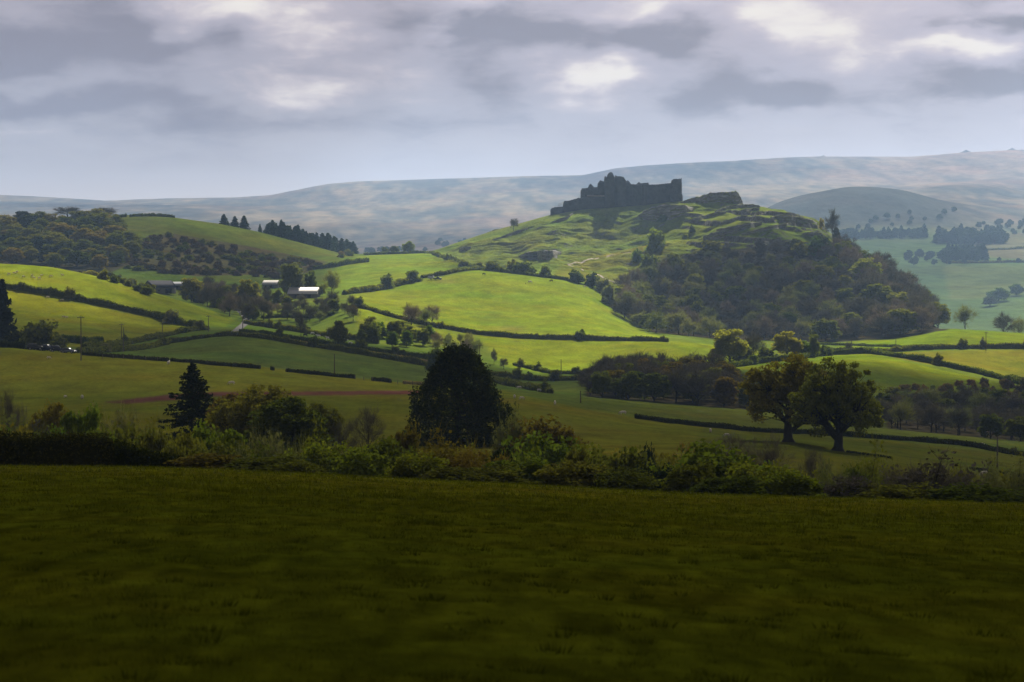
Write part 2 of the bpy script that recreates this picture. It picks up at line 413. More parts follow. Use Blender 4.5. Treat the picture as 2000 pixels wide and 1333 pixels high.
# rushy hollow and worn ground in the large bright field
rh = np.clip(1.5 * fbm(XX / 3, YY / 9, 3, 131) + .2, 0, 1)
for (cu, cv, su, sv, cc_) in [(955, 622, 34, 9, (.060, .085, .016)), (965, 614, 10, 6, (.045, .070, .018)), (1000, 642, 30, 5, (.15, .115, .045)), (800, 580, 16, 2.5, (.07, .075, .02)), (1010, 668, 12, 1.6, (.07, .07, .02)), (870, 550, 26, 4, (.19, .17, .05)), (850, 604, 60, 5, (.11, .135, .012))]:
    w_ = np.exp(-((UU - cu) / su) ** 2 - ((VPX - cv) / sv) ** 2) * ((YY > 1000) & (YY < 1560)) * (.45 + .55 * rh)
    TINT[:] = TINT * (1 - .85 * w_[..., None]) + .85 * w_[..., None] * np.array(cc_)
# woodland floor
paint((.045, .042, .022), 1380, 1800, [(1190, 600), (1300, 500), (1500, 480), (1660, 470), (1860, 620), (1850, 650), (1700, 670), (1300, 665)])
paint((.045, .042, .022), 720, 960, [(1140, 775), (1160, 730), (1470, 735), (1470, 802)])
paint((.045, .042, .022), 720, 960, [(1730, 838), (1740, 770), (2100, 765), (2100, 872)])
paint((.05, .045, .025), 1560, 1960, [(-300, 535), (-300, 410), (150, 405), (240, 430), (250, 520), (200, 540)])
# far valley and moor
m = YY > 2150
mo = fbm(XX / 220, YY / 1000, 3, 81) * .38 + fbm((XX + .05 * YY) / 46, YY / 330, 4, 83) * .5 + fbm(XX / 14, YY / 110, 3, 85) * .42
moor_a = np.array((.205, .172, .122)); moor_b = np.array((.070, .078, .072)); moor_c = np.array((.17, .11, .10))
k = np.clip(mo * 1.6 + .36, 0, 1)[..., None]
k2 = np.clip(fbm(XX / 300, YY / 500, 3, 91) * 1.5, 0, 1)[..., None]
moorc = (moor_b * (1 - k) + moor_a * k) * (1 - .5 * k2) + moor_c * .5 * k2
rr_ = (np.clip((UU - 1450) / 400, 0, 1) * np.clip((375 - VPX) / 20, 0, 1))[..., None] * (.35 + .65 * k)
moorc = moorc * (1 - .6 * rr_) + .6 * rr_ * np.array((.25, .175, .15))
tm = np.clip((YY - 3700) / 500, 0, 1)[..., None]
val = np.array((.080, .130, .036)) * (1 + .25 * fbm(XX / 200, YY / 300, 3, 95))[..., None]
left = np.clip((1300 - UU) / 200, 0, 1)[..., None]
val = val * (1 - left) + left * moorc
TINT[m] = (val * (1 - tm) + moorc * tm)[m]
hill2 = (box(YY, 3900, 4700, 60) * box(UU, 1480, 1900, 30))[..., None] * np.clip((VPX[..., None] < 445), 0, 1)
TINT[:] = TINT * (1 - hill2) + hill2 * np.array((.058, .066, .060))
paint((.115, .15, .04), 2700, 3700, [(1840, 520), (2100, 515), (2100, 560), (1860, 600)])
paint((.12, .12, .06), 3000, 4000, [(1900, 468), (2100, 440), (2100, 515), (1900, 500)])
# blur field edges a little along both axes, then break up the tone
for ax in (0, 1):
    s = TINT.copy()
    a_, b_ = [slice(None)] * 3, [slice(None)] * 3
    a_[ax], b_[ax] = slice(1, None), slice(None, -1)
    s[tuple(a_)] += TINT[tuple(b_)]; s[tuple(b_)] += TINT[tuple(a_)]
    n_ = np.full(TINT.shape[ax], 3.0); n_[0] = n_[-1] = 2
    TINT = s / (n_[:, None, None] if ax == 0 else n_[None, :, None])
var = 1 + .20 * fbm(XX / 38, YY / 50, 3, 101) + .20 * fbm(XX / 7, YY / 13, 4, 103)
nearf = np.clip((200 - YY) / 40, 0, 1)
var = var + nearf * (.50 * fbm(XX / .32, YY / 1.7, 3, 111) + .12 * fbm(XX / 2.0, YY / 16, 2, 113))
TINT *= np.where(YY < 2150, var, 1)[..., None]
yel = np.clip(fbm(XX / 60, YY / 45, 3, 107), -1, 1) * (YY < 2150)
TINT[..., 0] *= 1 + .16 * yel; TINT[..., 1] *= 1 - .05 * yel
ROCK = np.clip(crag, 0, 1)

# ------------------------------------------------------------------ ground material
def ground_material(name, fine, coarse, bump, rocky=False):
    m = bpy.data.materials.new(name); m.use_nodes = True
    g = NT(m.node_tree)
    out = g.n('ShaderNodeOutputMaterial'); bs = g.n('ShaderNodeBsdfPrincipled')
    bs.inputs['Roughness'].default_value = .95
    bs.inputs['Specular IOR Level'].default_value = 0.0
    g.t.links.new(bs.outputs[0], out.inputs[0])
    at_ = g.n('ShaderNodeAttribute', attribute_name='tint')
    geo = g.n('ShaderNodeNewGeometry')
    pos = geo.outputs['Position']
    n1 = g.noise(g.vmap(pos, scale=(1, .6, 1)), fine, 4, .6)
    n2 = g.noise(g.vmap(pos, scale=(1, .5, 1)), coarse, 4, .6)
    v = g.math('ADD', g.math('MULTIPLY', g.math('SUBTRACT', n1, .5), .9), g.math('MULTIPLY', g.math('SUBTRACT', n2, .5), 1.1))
    fac = g.math('ADD', 1.0, v)
    col = g.mix(1.0, at_.outputs['Color'], fac, 'MULTIPLY')
    n3 = g.noise(pos, coarse * .37, 3)
    col = g.mix(g.maprange(n3, .45, .72, 0, .5), col, g.mix(1.0, col, (1.3, .98, .9), 'MULTIPLY'))
    if rocky:
        ra = g.n('ShaderNodeAttribute', attribute_name='rock')
        sn = g.n('ShaderNodeSeparateXYZ'); g.put(sn.inputs[0], geo.outputs['True Normal'])
        steep = g.maprange(g.math('ADD', sn.outputs[2], g.math('MULTIPLY', g.math('SUBTRACT', n2, .5), .25)), .78, .66, 0, 1, True)
        rc = g.ramp(g.noise(pos, .5, 5, .65), [(.3, (.07, .065, .06)), (.7, (.22, .21, .19))])
        col = g.mix(g.math('MULTIPLY', steep, ra.outputs['Fac']), col, rc)
    g.put(bs.inputs['Base Color'], col)
    b = g.n('ShaderNodeBump'); b.inputs['Strength'].default_value = bump; b.inputs['Distance'].default_value = .4 / fine
    g.put(b.inputs['Height'], n1)
    g.t.links.new(b.outputs[0], bs.inputs['Normal'])
    return m
M_FORE = ground_material('near_grass', 2.6, .5, .8)
M_FIELD = ground_material('pasture', .9, .14, .8)
M_HILL = ground_material('hill_grass', .55, .1, 1.0, True)
M_MOOR = ground_material('moorland', .06, .018, .6)

def terrain_piece(name, rmask_lo, rmask_hi, mat, c0=0, c1=None, cstep=1):
    j0, j1 = int(np.searchsorted(YR, rmask_lo)), int(np.searchsorted(YR, rmask_hi))
    j1 = min(j1 + 1, len(YR))
    i1 = len(UC) if c1 is None else int(np.searchsorted(UC, c1)) + 1
    i0 = 0 if c0 == 0 else int(np.searchsorted(UC, c0))
    V = np.stack([XX[j0:j1, i0:i1], YY[j0:j1, i0:i1], TZ[j0:j1, i0:i1]], -1)
    nr, nc = V.shape[:2]
    idx = np.arange(nr * nc).reshape(nr, nc)
    Q = np.stack([idx[:-1, :-1], idx[:-1, 1:], idx[1:, 1:], idx[1:, :-1]], -1).reshape(-1, 4)
    me = mesh_np(name, V.reshape(-1, 3), Q, smooth=True)
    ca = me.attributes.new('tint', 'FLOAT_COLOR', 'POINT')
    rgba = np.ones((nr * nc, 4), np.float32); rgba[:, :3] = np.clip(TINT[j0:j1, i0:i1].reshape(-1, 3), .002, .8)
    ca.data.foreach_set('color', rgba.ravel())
    ra = me.attributes.new('rock', 'FLOAT', 'POINT')
    ra.data.foreach_set('value', ROCK[j0:j1, i0:i1].astype(np.float32).ravel())
    o = link(name, me, mat)
    return tagged(o, kind='structure')
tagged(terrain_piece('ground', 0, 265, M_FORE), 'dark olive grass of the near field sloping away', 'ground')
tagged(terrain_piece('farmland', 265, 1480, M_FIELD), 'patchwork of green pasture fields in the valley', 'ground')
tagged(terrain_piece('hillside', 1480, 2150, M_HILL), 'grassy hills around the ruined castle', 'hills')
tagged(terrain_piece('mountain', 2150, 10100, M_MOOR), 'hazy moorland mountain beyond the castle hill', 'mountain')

# ------------------------------------------------------------------ unseen cloud deck, put above the frame to shade parts of the valley
LIT = [  # u0,u1,su, Y0,Y1,sY, light that gets through
    (-9000, 9000, 60, 1120, 20000, 30, 1.0),
    (-9000, 9000, 60, 110, 620, 50, .19),
    (-3000, 3500, 60, 560, 1125, 40, .18),
    (1080, 2600, 40, 700, 960, 30, .30),
    (-3000, 640, 60, 1120, 2080, 40, .45),
    (-500, 210, 40, 1080, 1300, 28, .95),
    (235, 560, 30, 1080, 1330, 30, .42),
    (-400, 250, 40, 1400, 1900, 40, .52),
    (240, 700, 40, 1860, 2060, 25, .68),
    (490, 690, 8, 1270, 1480, 14, .95),
    (300, 640, 40, 1500, 1840, 40, .42),
    (620, 1230, 18, 1120, 2100, 30, 1.0),
    (940, 1460, 25, 1085, 1300, 22, 1.0),
    (1260, 1760, 50, 1390, 1720, 40, .36),
    (1640, 1900, 25, 1380, 1760, 40, .75),
    (1620, 2600, 30, 1080, 1500, 22, .95),
    (1420, 1640, 20, 1060, 1130, 18, .6),
    (-3000, 1000, 60, 600, 745, 22, .32),
    (1500, 3500, 60, 2250, 2800, 80, .85),
    (1480, 2100, 60, 2800, 3900, 150, .5),
    (1880, 3500, 60, 3300, 4000, 100, .9),
    (1400, 1960, 40, 4000, 4850, 120, .6),
    (-4000, 1500, 100, 2600, 20000, 300, .55),
    (600, 1450, 100, 4600, 20000, 300, .75),
    (1750, 4000, 80, 5300, 20000, 200, .9),
]
def light_at(gx, gy):
    y = np.maximum(gy, 1.0); u = np.where(gy > 50, 1000 + F * gx / y, 1000)
    L = np.zeros_like(gx)
    for (u0, u1, su, y0, y1, sy_, val) in LIT:
        m_ = box(np.clip(u, -9e3, 9e3), u0, u1, su / 2) * box(np.clip(gy, -9e3, 2e4), y0, y1, sy_ / 2)
        L = L * (1 - m_) + val * m_
    return L
CH = 1300.0
def axis(a, b, fine_a, fine_b, fs, cs):
    return np.concatenate([np.arange(a, fine_a, cs), np.arange(fine_a, fine_b, fs), np.arange(fine_b, b + 1, cs)])
offx, offy = SUN_DIR[0] / SUN_DIR[2], SUN_DIR[1] / SUN_DIR[2]
gx = axis(-5200, 5600, -500 + offx * CH, 700 + offx * CH, 14, 140)
gy = axis(-2600, 11500, 500 + offy * CH, 2300 + offy * CH, 14, 120)
GX, GY = np.meshgrid(gx, gy)
zg = np.interp(GY - offy * (CH + 25), [0, 1500, 2000, 2300, 4500, 7500], [-20, -20, 40, 0, 130, 320])
L = light_at(GX - offx * (CH - zg), GY - offy * (CH - zg))
nzc = fbm(GX / 420, GY / 420, 4, 201)
L = np.clip(L * (1 + .12 * nzc) , 0, 1)
big = fbm(GX / 700, GY / 700, 3, 205)
farm = np.clip((GY - offy * CH - 2500) / 800, 0, 1)
L = np.clip(L + farm * .5 * big, 0.03, 1)
dens = 1 - np.sqrt(L)  # cloud cover shaped from the light wanted on the ground
thick = 60 + 140 * dens * (.6 + .5 * fbm(GX / 260, GY / 260, 4, 211))
nr, nc = GX.shape
idx = np.arange(nr * nc).reshape(nr, nc)
Qb = np.stack([idx[:-1, :-1], idx[1:, :-1], idx[1:, 1:], idx[:-1, 1:]], -1).reshape(-1, 4)
low = CH - .18 * thick * (1 + .5 * nzc)
Vb = np.stack([GX, GY, np.full_like(low, CH) - 6 * (1 + nzc)], -1).reshape(-1, 3)
Vt = np.stack([GX + offx * thick * .5, GY + offy * thick * .5, CH + thick * .5], -1).reshape(-1, 3)
rim = np.concatenate([idx[0, :-1], idx[:-1, -1], idx[-1, ::-1][:-1], idx[::-1, 0][:-1]])
rq = np.stack([rim, np.roll(rim, -1), np.roll(rim, -1) + nr * nc, rim + nr * nc], -1)
cme = mesh_np('cloud', np.concatenate([Vb, Vt]), np.concatenate([Qb, Qb[:, ::-1] + nr * nc, rq]), smooth=True)
da = cme.attributes.new('cover', 'FLOAT', 'POINT')
da.data.foreach_set('value', np.concatenate([dens.ravel(), dens.ravel()]).astype(np.float32))
M_SHADE_CLOUD = bpy.data.materials.new('cloud'); M_SHADE_CLOUD.use_nodes = True
g = NT(M_SHADE_CLOUD.node_tree)
out = g.n('ShaderNodeOutputMaterial')
tr = g.n('ShaderNodeBsdfTransparent'); di = g.n('ShaderNodeBsdfDiffuse'); tl = g.n('ShaderNodeBsdfTranslucent')
di.inputs[0].default_value = (.30, .32, .37, 1); tl.inputs[0].default_value = (.06, .064, .074, 1)
ms = g.n('ShaderNodeMixShader'); ms.inputs[0].default_value = .5
g.t.links.new(di.outputs[0], ms.inputs[1]); g.t.links.new(tl.outputs[0], ms.inputs[2])
mt = g.n('ShaderNodeMixShader')
g.put(mt.inputs[0], g.n('ShaderNodeAttribute', attribute_name='cover').outputs['Fac'])
g.t.links.new(tr.outputs[0], mt.inputs[1]); g.t.links.new(ms.outputs[0], mt.inputs[2])
g.t.links.new(mt.outputs[0], out.inputs[0])
tagged(link('cloud', cme, M_SHADE_CLOUD), 'unseen grey cloud deck shaped to shade parts of the valley', 'cloud', kind='structure')

# =================================================================== plants
def leaf_mat(name, c1, c2, trans=.45, rnd=.35, k=1.9):
    c1, c2 = tuple(x * k for x in c1), tuple(x * k for x in c2)
    m = bpy.data.materials.new(name); m.use_nodes = True
    g = NT(m.node_tree)
    out = g.n('ShaderNodeOutputMaterial')
    v = g.n('ShaderNodeAttribute', attribute_name='leafvar').outputs['Fac']
    oi = g.n('ShaderNodeObjectInfo').outputs['Random']
    col = g.mix(v, c1, c2)
    hs = g.n('ShaderNodeHueSaturation')
    g.put(hs.inputs['Hue'], g.math('ADD', .5, g.math('MULTIPLY', g.math('SUBTRACT', oi, .5), -.05)))
    g.put(hs.inputs['Value'], g.math('ADD', 1 - rnd * .5, g.math('MULTIPLY', oi, rnd)))
    g.put(hs.inputs['Color'], col)
    d = g.n('ShaderNodeBsdfDiffuse'); t = g.n('ShaderNodeBsdfTranslucent')
    g.put(d.inputs[0], hs.outputs[0])
    g.put(t.inputs[0], g.mix(1.0, hs.outputs[0], (1.08, 1.18, .45), 'MULTIPLY'))
    ms = g.n('ShaderNodeMixShader'); ms.inputs[0].default_value = trans
    g.t.links.new(d.outputs[0], ms.inputs[1]); g.t.links.new(t.outputs[0], ms.inputs[2])
    g.t.links.new(ms.outputs[0], out.inputs[0])
    return m
def plain_mat(name, col, rough=.9, spec=.1, noise=.35, nscale=3.0, metal=0.0, bump=0.0):
    m = bpy.data.materials.new(name); m.use_nodes = True
    g = NT(m.node_tree)
    out = g.n('ShaderNodeOutputMaterial'); bs = g.n('ShaderNodeBsdfPrincipled')
    g.t.links.new(bs.outputs[0], out.inputs[0])
    bs.inputs['Roughness'].default_value = rough; bs.inputs['Specular IOR Level'].default_value = spec
    bs.inputs['Metallic'].default_value = metal
    tcn = g.n('ShaderNodeTexCoord')
    n1 = g.noise(tcn.outputs['Object'], nscale, 5, .65)
    g.put(bs.inputs['Base Color'], g.mix(1.0, col, g.math('ADD', 1 - noise, g.math('MULTIPLY', n1, 2 * noise)), 'MULTIPLY'))
    if bump:
        b = g.n('ShaderNodeBump'); b.inputs['Strength'].default_value = bump; b.inputs['Distance'].default_value = .5 / nscale
        g.put(b.inputs['Height'], n1); g.t.links.new(b.outputs[0], bs.inputs['Normal'])
    return m
M = {
 'oak':    leaf_mat('oak_leaves', (.056, .054, .010), (.088, .078, .013), k=2.7),
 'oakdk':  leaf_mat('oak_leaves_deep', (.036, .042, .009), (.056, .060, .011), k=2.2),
 'amber':  leaf_mat('amber_leaves', (.092, .078, .018), (.120, .098, .022), .4),
 'gold':   leaf_mat('golden_leaves', (.100, .100, .020), (.14, .135, .028)),
 'olive':  leaf_mat('olive_leaves', (.062, .066, .013), (.082, .084, .015), .4),
 'green':  leaf_mat('green_leaves', (.050, .072, .012), (.085, .105, .014)),
 'bright': leaf_mat('bright_leaves', (.066, .078, .011), (.102, .104, .014)),
 'yellow': leaf_mat('yellow_leaves', (.155, .120, .010), (.22, .165, .012)),
 'rust':   leaf_mat('rusty_leaves', (.066, .046, .014), (.090, .066, .016)),
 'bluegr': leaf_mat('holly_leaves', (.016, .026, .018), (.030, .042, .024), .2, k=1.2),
 'needle': leaf_mat('needles', (.016, .026, .014), (.034, .042, .018), .15, k=1.0),
 'needlefar': leaf_mat('far_needles', (.018, .036, .026), (.036, .055, .030), .2),
 'cypress':leaf_mat('cypress_leaves', (.012, .020, .008), (.048, .050, .014), .25, k=1.5),
 'twig':   leaf_mat('twigs', (.084, .068, .060), (.118, .096, .084), .1),
 'twigdk': leaf_mat('dark_twigs', (.044, .040, .037), (.072, .064, .056), .1),
 'twiggr': leaf_mat('budding_twigs', (.068, .072, .034), (.098, .100, .044), .3),
 'gorse':  leaf_mat('gorse', (.052, .040, .030), (.080, .060, .036), .15),
 'bracken':leaf_mat('bracken', (.11, .075, .035), (.16, .11, .045), .2),
 'hedge':  leaf_mat('hedge_leaves', (.030, .038, .010), (.082, .090, .016), .35),
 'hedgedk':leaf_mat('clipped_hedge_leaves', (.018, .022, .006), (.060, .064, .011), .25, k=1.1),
 'verge':  leaf_mat('verge_grass', (.120, .100, .040), (.18, .150, .060), .3),
 'bark':   plain_mat('bark', (.055, .045, .036), nscale=2.0, bump=.6),
 'barkdk': plain_mat('dark_bark', (.030, .026, .020), nscale=2.0, bump=.6),
}
def tube(V, Q, pts, radii, sides=5):
    pts = np.asarray(pts, float); n = len(pts)
    base = len(V)
    up = np.array((0, 0, 1.0))
    for i in range(n):
        d = pts[min(i + 1, n - 1)] - pts[max(i - 1, 0)]
        d = d / (np.linalg.norm(d) + 1e-9)
        a = np.cross(d, up if abs(d[2]) < .9 else np.array((1.0, 0, 0))); a /= np.linalg.norm(a) + 1e-9
        b = np.cross(d, a)
        for k in range(sides):
            t = 2 * math.pi * k / sides
            V.append(pts[i] + radii[i] * (a * math.cos(t) + b * math.sin(t)))
    for i in range(n - 1):
        for k in range(sides):
            k2 = (k + 1) % sides
            Q.append((base + i * sides + k, base + i * sides + k2, base + (i + 1) * sides + k2, base + (i + 1) * sides + k))
def bez(a, b, c, n):
    t = np.linspace(0, 1, n)[:, None]
    return (1 - t) ** 2 * a + 2 * t * (1 - t) * b + t * t * c
def cards(rng, P, size, elong=1.5, up=0.0):
    """pointed leaf sprays: one rhombus at each point"""
    n = len(P)
    d = rng.normal(size=(n, 3)); d[:, 2] *= (1 - up); d /= np.linalg.norm(d, axis=1, keepdims=True) + 1e-9
    e = rng.normal(size=(n, 3)); e -= d * (e * d).sum(1, keepdims=True); e /= np.linalg.norm(e, axis=1, keepdims=True) + 1e-9
    s = (size * rng.uniform(.6, 1.35, n))[:, None]
    V = np.stack([P - d * s * .5 * elong, P + e * s * .5, P + d * s * .5 * elong, P - e * s * .5], 1).reshape(-1, 3)
    Q = np.arange(4 * n).reshape(n, 4)
    var = np.repeat(rng.uniform(0, 1, n), 4)
    return V, Q, var
def slivers(rng, A, B, width):
    """thin twigs from A to B: long triangles bent a little"""
    n = len(A)
    d = B - A; e = rng.normal(size=(n, 3)); e -= d * (e * d).sum(1, keepdims=True) / ((d * d).sum(1, keepdims=True) + 1e-9); e /= np.linalg.norm(e, axis=1, keepdims=True) + 1e-9
    w = (width * rng.uniform(.7, 1.3, n))[:, None]
    mid = (A + B) / 2 + e * np.linalg.norm(d, axis=1, keepdims=True) * .08
    V = np.stack([A - e * w * .5, A + e * w * .5, mid + e * w * .35, B, mid - e * w * .35], 1).reshape(-1, 3)
    k = np.arange(n)[:, None] * 5
    Q = np.concatenate([k + np.array([[0, 1, 2, 4]])], 0); T = k + np.array([[4, 2, 3]])
    return V, Q, T, np.repeat(rng.uniform(0, 1, n), 5)
def leaf_mesh(name, V, Q, var, T=None):
    me = mesh_np(name, V, Q, T)
    a = me.attributes.new('leafvar', 'FLOAT', 'POINT'); a.data.foreach_set('value', np.asarray(var, np.float32))
    return me
def clump_centres(rng, n, H, W, base, power=.42, lobes=5, squash=1.0):
    d = rng.normal(size=(n * 3, 3)); d /= np.linalg.norm(d, axis=1, keepdims=True)
    d = d[d[:, 2] > -.75][:n]
    ph = rng.uniform(0, 6.28, 4)
    azi = np.arctan2(d[:, 1], d[:, 0])
    r = rng.uniform(0, 1, len(d)) ** power * (1 + .13 * np.sin(azi * 3 + ph[0] + d[:, 2] * 3) + .10 * np.sin(azi * lobes + ph[1]) + .08 * np.sin(d[:, 2] * 6 + ph[2]))
    r = np.minimum(r, .98)
    zc, hz = base + (H - base) * .45, (H - base) * .5
    p = d * r[:, None] * np.array((W * .47, W * .47, hz * .98)) + np.array((0, 0, zc))
    p[:, 2] += (H - base) * .04
    return p
def broad_tree(seed, H=10., W=9., base=.18, clumps=60, per=40, leaf=.45, cl_r=.9, limbs=7, trunk_r=.28, twig=0, twig_w=.05, twig_len=1.3, sides=5, elong=1.4, droop=.0, power=.42, lean=.0, twist=.12):
    rng = np.random.default_rng(seed)
    b = base * H
    cc = clump_centres(rng, clumps, H - cl_r * .5, W - cl_r, b, power)
    if droop: cc[:, 2] -= droop * (np.hypot(cc[:, 0], cc[:, 1]) / (W / 2)) ** 2 * H * .18
    cc[:, 2] = np.maximum(cc[:, 2], .06 * H)
    V, Q = [], []
    top = np.array((rng.normal() * .2 + lean * H, rng.normal() * .2, b + (H - b) * .62))
    tp = bez(np.zeros(3), np.array((rng.normal() * .25, rng.normal() * .25, b)), top, 8)
    rad = trunk_r * np.linspace(1, .28, 8); rad[0] *= 1.45
    tube(V, Q, tp, rad, sides + 2)
    # group clumps into limbs by direction
    k = limbs
    cen = cc[rng.choice(len(cc), k, replace=False)]
    for _ in range(6):
        lab = np.argmin(((cc[:, None] - cen[None]) ** 2).sum(-1), 1)
        cen = np.array([cc[lab == i].mean(0) if (lab == i).any() else cen[i] for i in range(k)])
    for i in range(k):
        mem = cc[lab == i]
        if len(mem) == 0: continue
        t0 = np.clip((cen[i][2] - .35 * np.hypot(cen[i][0], cen[i][1])) / top[2] * .9, .22, .95)
        a = tp[int(t0 * 7)]
        ra = rad[int(t0 * 7)] * .62
        tgt = a + (cen[i] - a) * .85
        m_ = (a + tgt) / 2 + rng.normal(size=3) * twist * np.linalg.norm(tgt - a) + np.array((0, 0, .05 * H))
        lp = bez(a, m_, tgt, 6)
        tube(V, Q, lp, np.linspace(ra, ra * .35, 6), sides)
        for c in mem:
            s = lp[rng.integers(2, 6)]
            mm = (s + c) / 2 + rng.normal(size=3) * twist * 1.3 * np.linalg.norm(c - s)
            tube(V, Q, bez(s, mm, c, 4), np.linspace(ra * .34, ra * .10, 4), 3)
    trunk = mesh_np('trunk', V, Q, smooth=True)
    # foliage
    P = []
    for c in cc:
        n = int(per * rng.uniform(.5, 1.5))
        q = rng.normal(size=(n, 3)); q /= np.linalg.norm(q, axis=1, keepdims=True)
        q *= (rng.uniform(0, 1, (n, 1)) ** .5) * cl_r * rng.uniform(.65, 1.35); q[:, 2] *= .62
        P.append(c + q)
    parts = []
    LV, LQ, LT, LR, off = [], [], [], [], 0
    if per > 0:
        v_, q_, r_ = cards(rng, np.concatenate(P), leaf, elong)
        LV.append(v_); LQ.append(q_); LR.append(r_); off = len(v_)
    if twig > 0:
        A, B = [], []
        for c in cc:
            n = int(twig * rng.uniform(.6, 1.4))
            out_ = c - np.array((0, 0, b + .3 * (H - b))); out_ /= np.linalg.norm(out_) + 1e-9
            d = out_ * .8 + np.array((0, 0, .45)) + rng.normal(size=(n, 3)) * .62
            d /= np.linalg.norm(d, axis=1, keepdims=True)
            a = c + rng.normal(size=(n, 3)) * twig_len * .22
            A.append(a); B.append(a + d * twig_len * rng.uniform(.5, 1.3, (n, 1)))
        v_, q_, t_, r_ = slivers(rng, np.concatenate(A), np.concatenate(B), twig_w)
        LV.append(v_); LQ.append(q_ + off); LT.append(t_ + off); LR.append(r_)
    crown = leaf_mesh('crown', np.concatenate(LV), np.concatenate(LQ), np.concatenate(LR), np.concatenate(LT) if LT else None)
    return dict(parts=[('trunk', trunk), ('crown', crown)], H=H, W=W)
def bush(seed, H=3., W=4., clumps=45, per=70, leaf=.16, cl_r=.5, twig=0, twig_w=.02, twig_len=.7, elong=1.4):
    rng = np.random.default_rng(seed)
    d = rng.normal(size=(clumps, 3)); d[:, 2] = np.abs(d[:, 2]); d /= np.linalg.norm(d, axis=1, keepdims=True)
    az_ = np.arctan2(d[:, 1], d[:, 0]); ph = rng.uniform(0, 6.28, 3)
    r = rng.uniform(0, 1, clumps) ** .33 * (1 + .16 * np.sin(3 * az_ + ph[0]) + .12 * np.sin(5 * az_ + ph[1] + 4 * d[:, 2]))
    cc = d * r[:, None] * np.array((W / 2 - cl_r * .6, W / 2 - cl_r * .6, H - cl_r * .5)); cc[:, 2] = np.maximum(cc[:, 2], .12 * H)
    V, Q = [], []
    for c in cc[:: 2]:
        s = np.array((c[0] * .15, c[1] * .15, 0.0))
        tube(V, Q, bez(s, np.array((c[0] * .35, c[1] * .35, c[2] * .6)), c, 5), np.linspace(.03, .008, 5) * H / 2.2, 3)
    stems = mesh_np('stem', V, Q, smooth=True)
    P = []
    for c in cc:
        n = int(per * rng.uniform(.4, 1.6))
        q = rng.normal(size=(n, 3)); q /= np.linalg.norm(q, axis=1, keepdims=True) + 1e-9
        q *= rng.uniform(0, 1, (n, 1)) ** .5 * cl_r * rng.uniform(.6, 1.4); q[:, 2] *= .75
        P.append(c + q)
    LV, LQ, LT, LR, off = [], [], [], [], 0
    if per > 0:
        P = np.concatenate(P); P = P[P[:, 2] > 0]
        v_, q_, r_ = cards(rng, P, leaf, elong); LV.append(v_); LQ.append(q_); LR.append(r_); off = len(v_)
    if twig:
        A, B = [], []
        for c in cc:
            n = int(twig * rng.uniform(.6, 1.4))
            d = np.array((c[0] / W * 1.6, c[1] / W * 1.6, 1.0)) + rng.normal(size=(n, 3)) * .38
            d /= np.linalg.norm(d, axis=1, keepdims=True)
            a = c * rng.uniform(.55, 1.0, (n, 1)) + rng.normal(size=(n, 3)) * .12
            A.append(a); B.append(a + d * twig_len * rng.uniform(.5, 1.3, (n, 1)))
        v_, q_, t_, r_ = slivers(rng, np.concatenate(A), np.concatenate(B), twig_w)
        LV.append(v_); LQ.append(q_ + off); LT.append(t_ + off); LR.append(r_)
    crown = leaf_mesh('foliage', np.concatenate(LV), np.concatenate(LQ), np.concatenate(LR), np.concatenate(LT) if LT else None)
    return dict(parts=[('stem', stems), ('foliage', crown)], H=H, W=W)
def spruce(seed, H=14., W=9., n_br=150, card=.34, gaps=.3, start=.06, dense=26):
    rng = np.random.default_rng(seed)
    V, Q = [], []
    tube(V, Q, [(0, 0, 0), (0.05, 0, H * .5), (0, 0, H * .99)], [H * .017, H * .010, H * .002], 7)
    P = []
    for w_ in range(n_br):
        t = start + (1 - start) * ((w_ + rng.uniform(0, 1)) / n_br) ** .92
        z = H * t
        Lmax = W / 2 * (1 - t) ** .66
        a = w_ * 2.39996 + rng.normal() * .35
        Ln = max(.22, Lmax * (1.1 - gaps * rng.uniform(0, 1) ** 1.5 * 1.3))
        droop = rng.uniform(.12, .42) * (1.15 - t)
        dz, tip = -droop * Ln, rng.uniform(.02, .2) * Ln
        d = np.array((math.cos(a), math.sin(a), 0))
        br = bez(np.array((0, 0, z)), d * Ln * .6 + np.array((0, 0, z + dz * .7)), d * Ln + np.array((0, 0, z + dz + tip)), 5)
        tube(V, Q, br, np.linspace(H * .0045, H * .001, 5), 3)
        n = int(dense * (Ln / (W / 2)) ** 1.1) + 5
        tt = rng.uniform(.18, 1.0, n)
        i = np.clip((tt * 4).astype(int), 0, 3); f = (tt * 4 - i)[:, None]
        q = br[i] * (1 - f) + br[i + 1] * f
        side = np.array((-d[1], d[0], 0))
        wd = Ln * .26 * (1.1 - tt)[:, None]
        q = q + side * rng.uniform(-1, 1, (n, 1)) * wd + np.array((0, 0, 1)) * (rng.uniform(-1, .15, (n, 1)) * card * 1.7 * rng.uniform(.4, 1.2))
        P.append(q)
    P.append(np.stack([rng.normal(size=40) * .10, rng.normal(size=40) * .10, H * rng.uniform(.9, 1.0, 40)], 1))
    v_, q_, r_ = cards(rng, np.concatenate(P), card, 1.9, .35)
    return dict(parts=[('trunk', mesh_np('trunk', V, Q, smooth=True)), ('crown', leaf_mesh('crown', v_, q_, r_))], H=H, W=W)
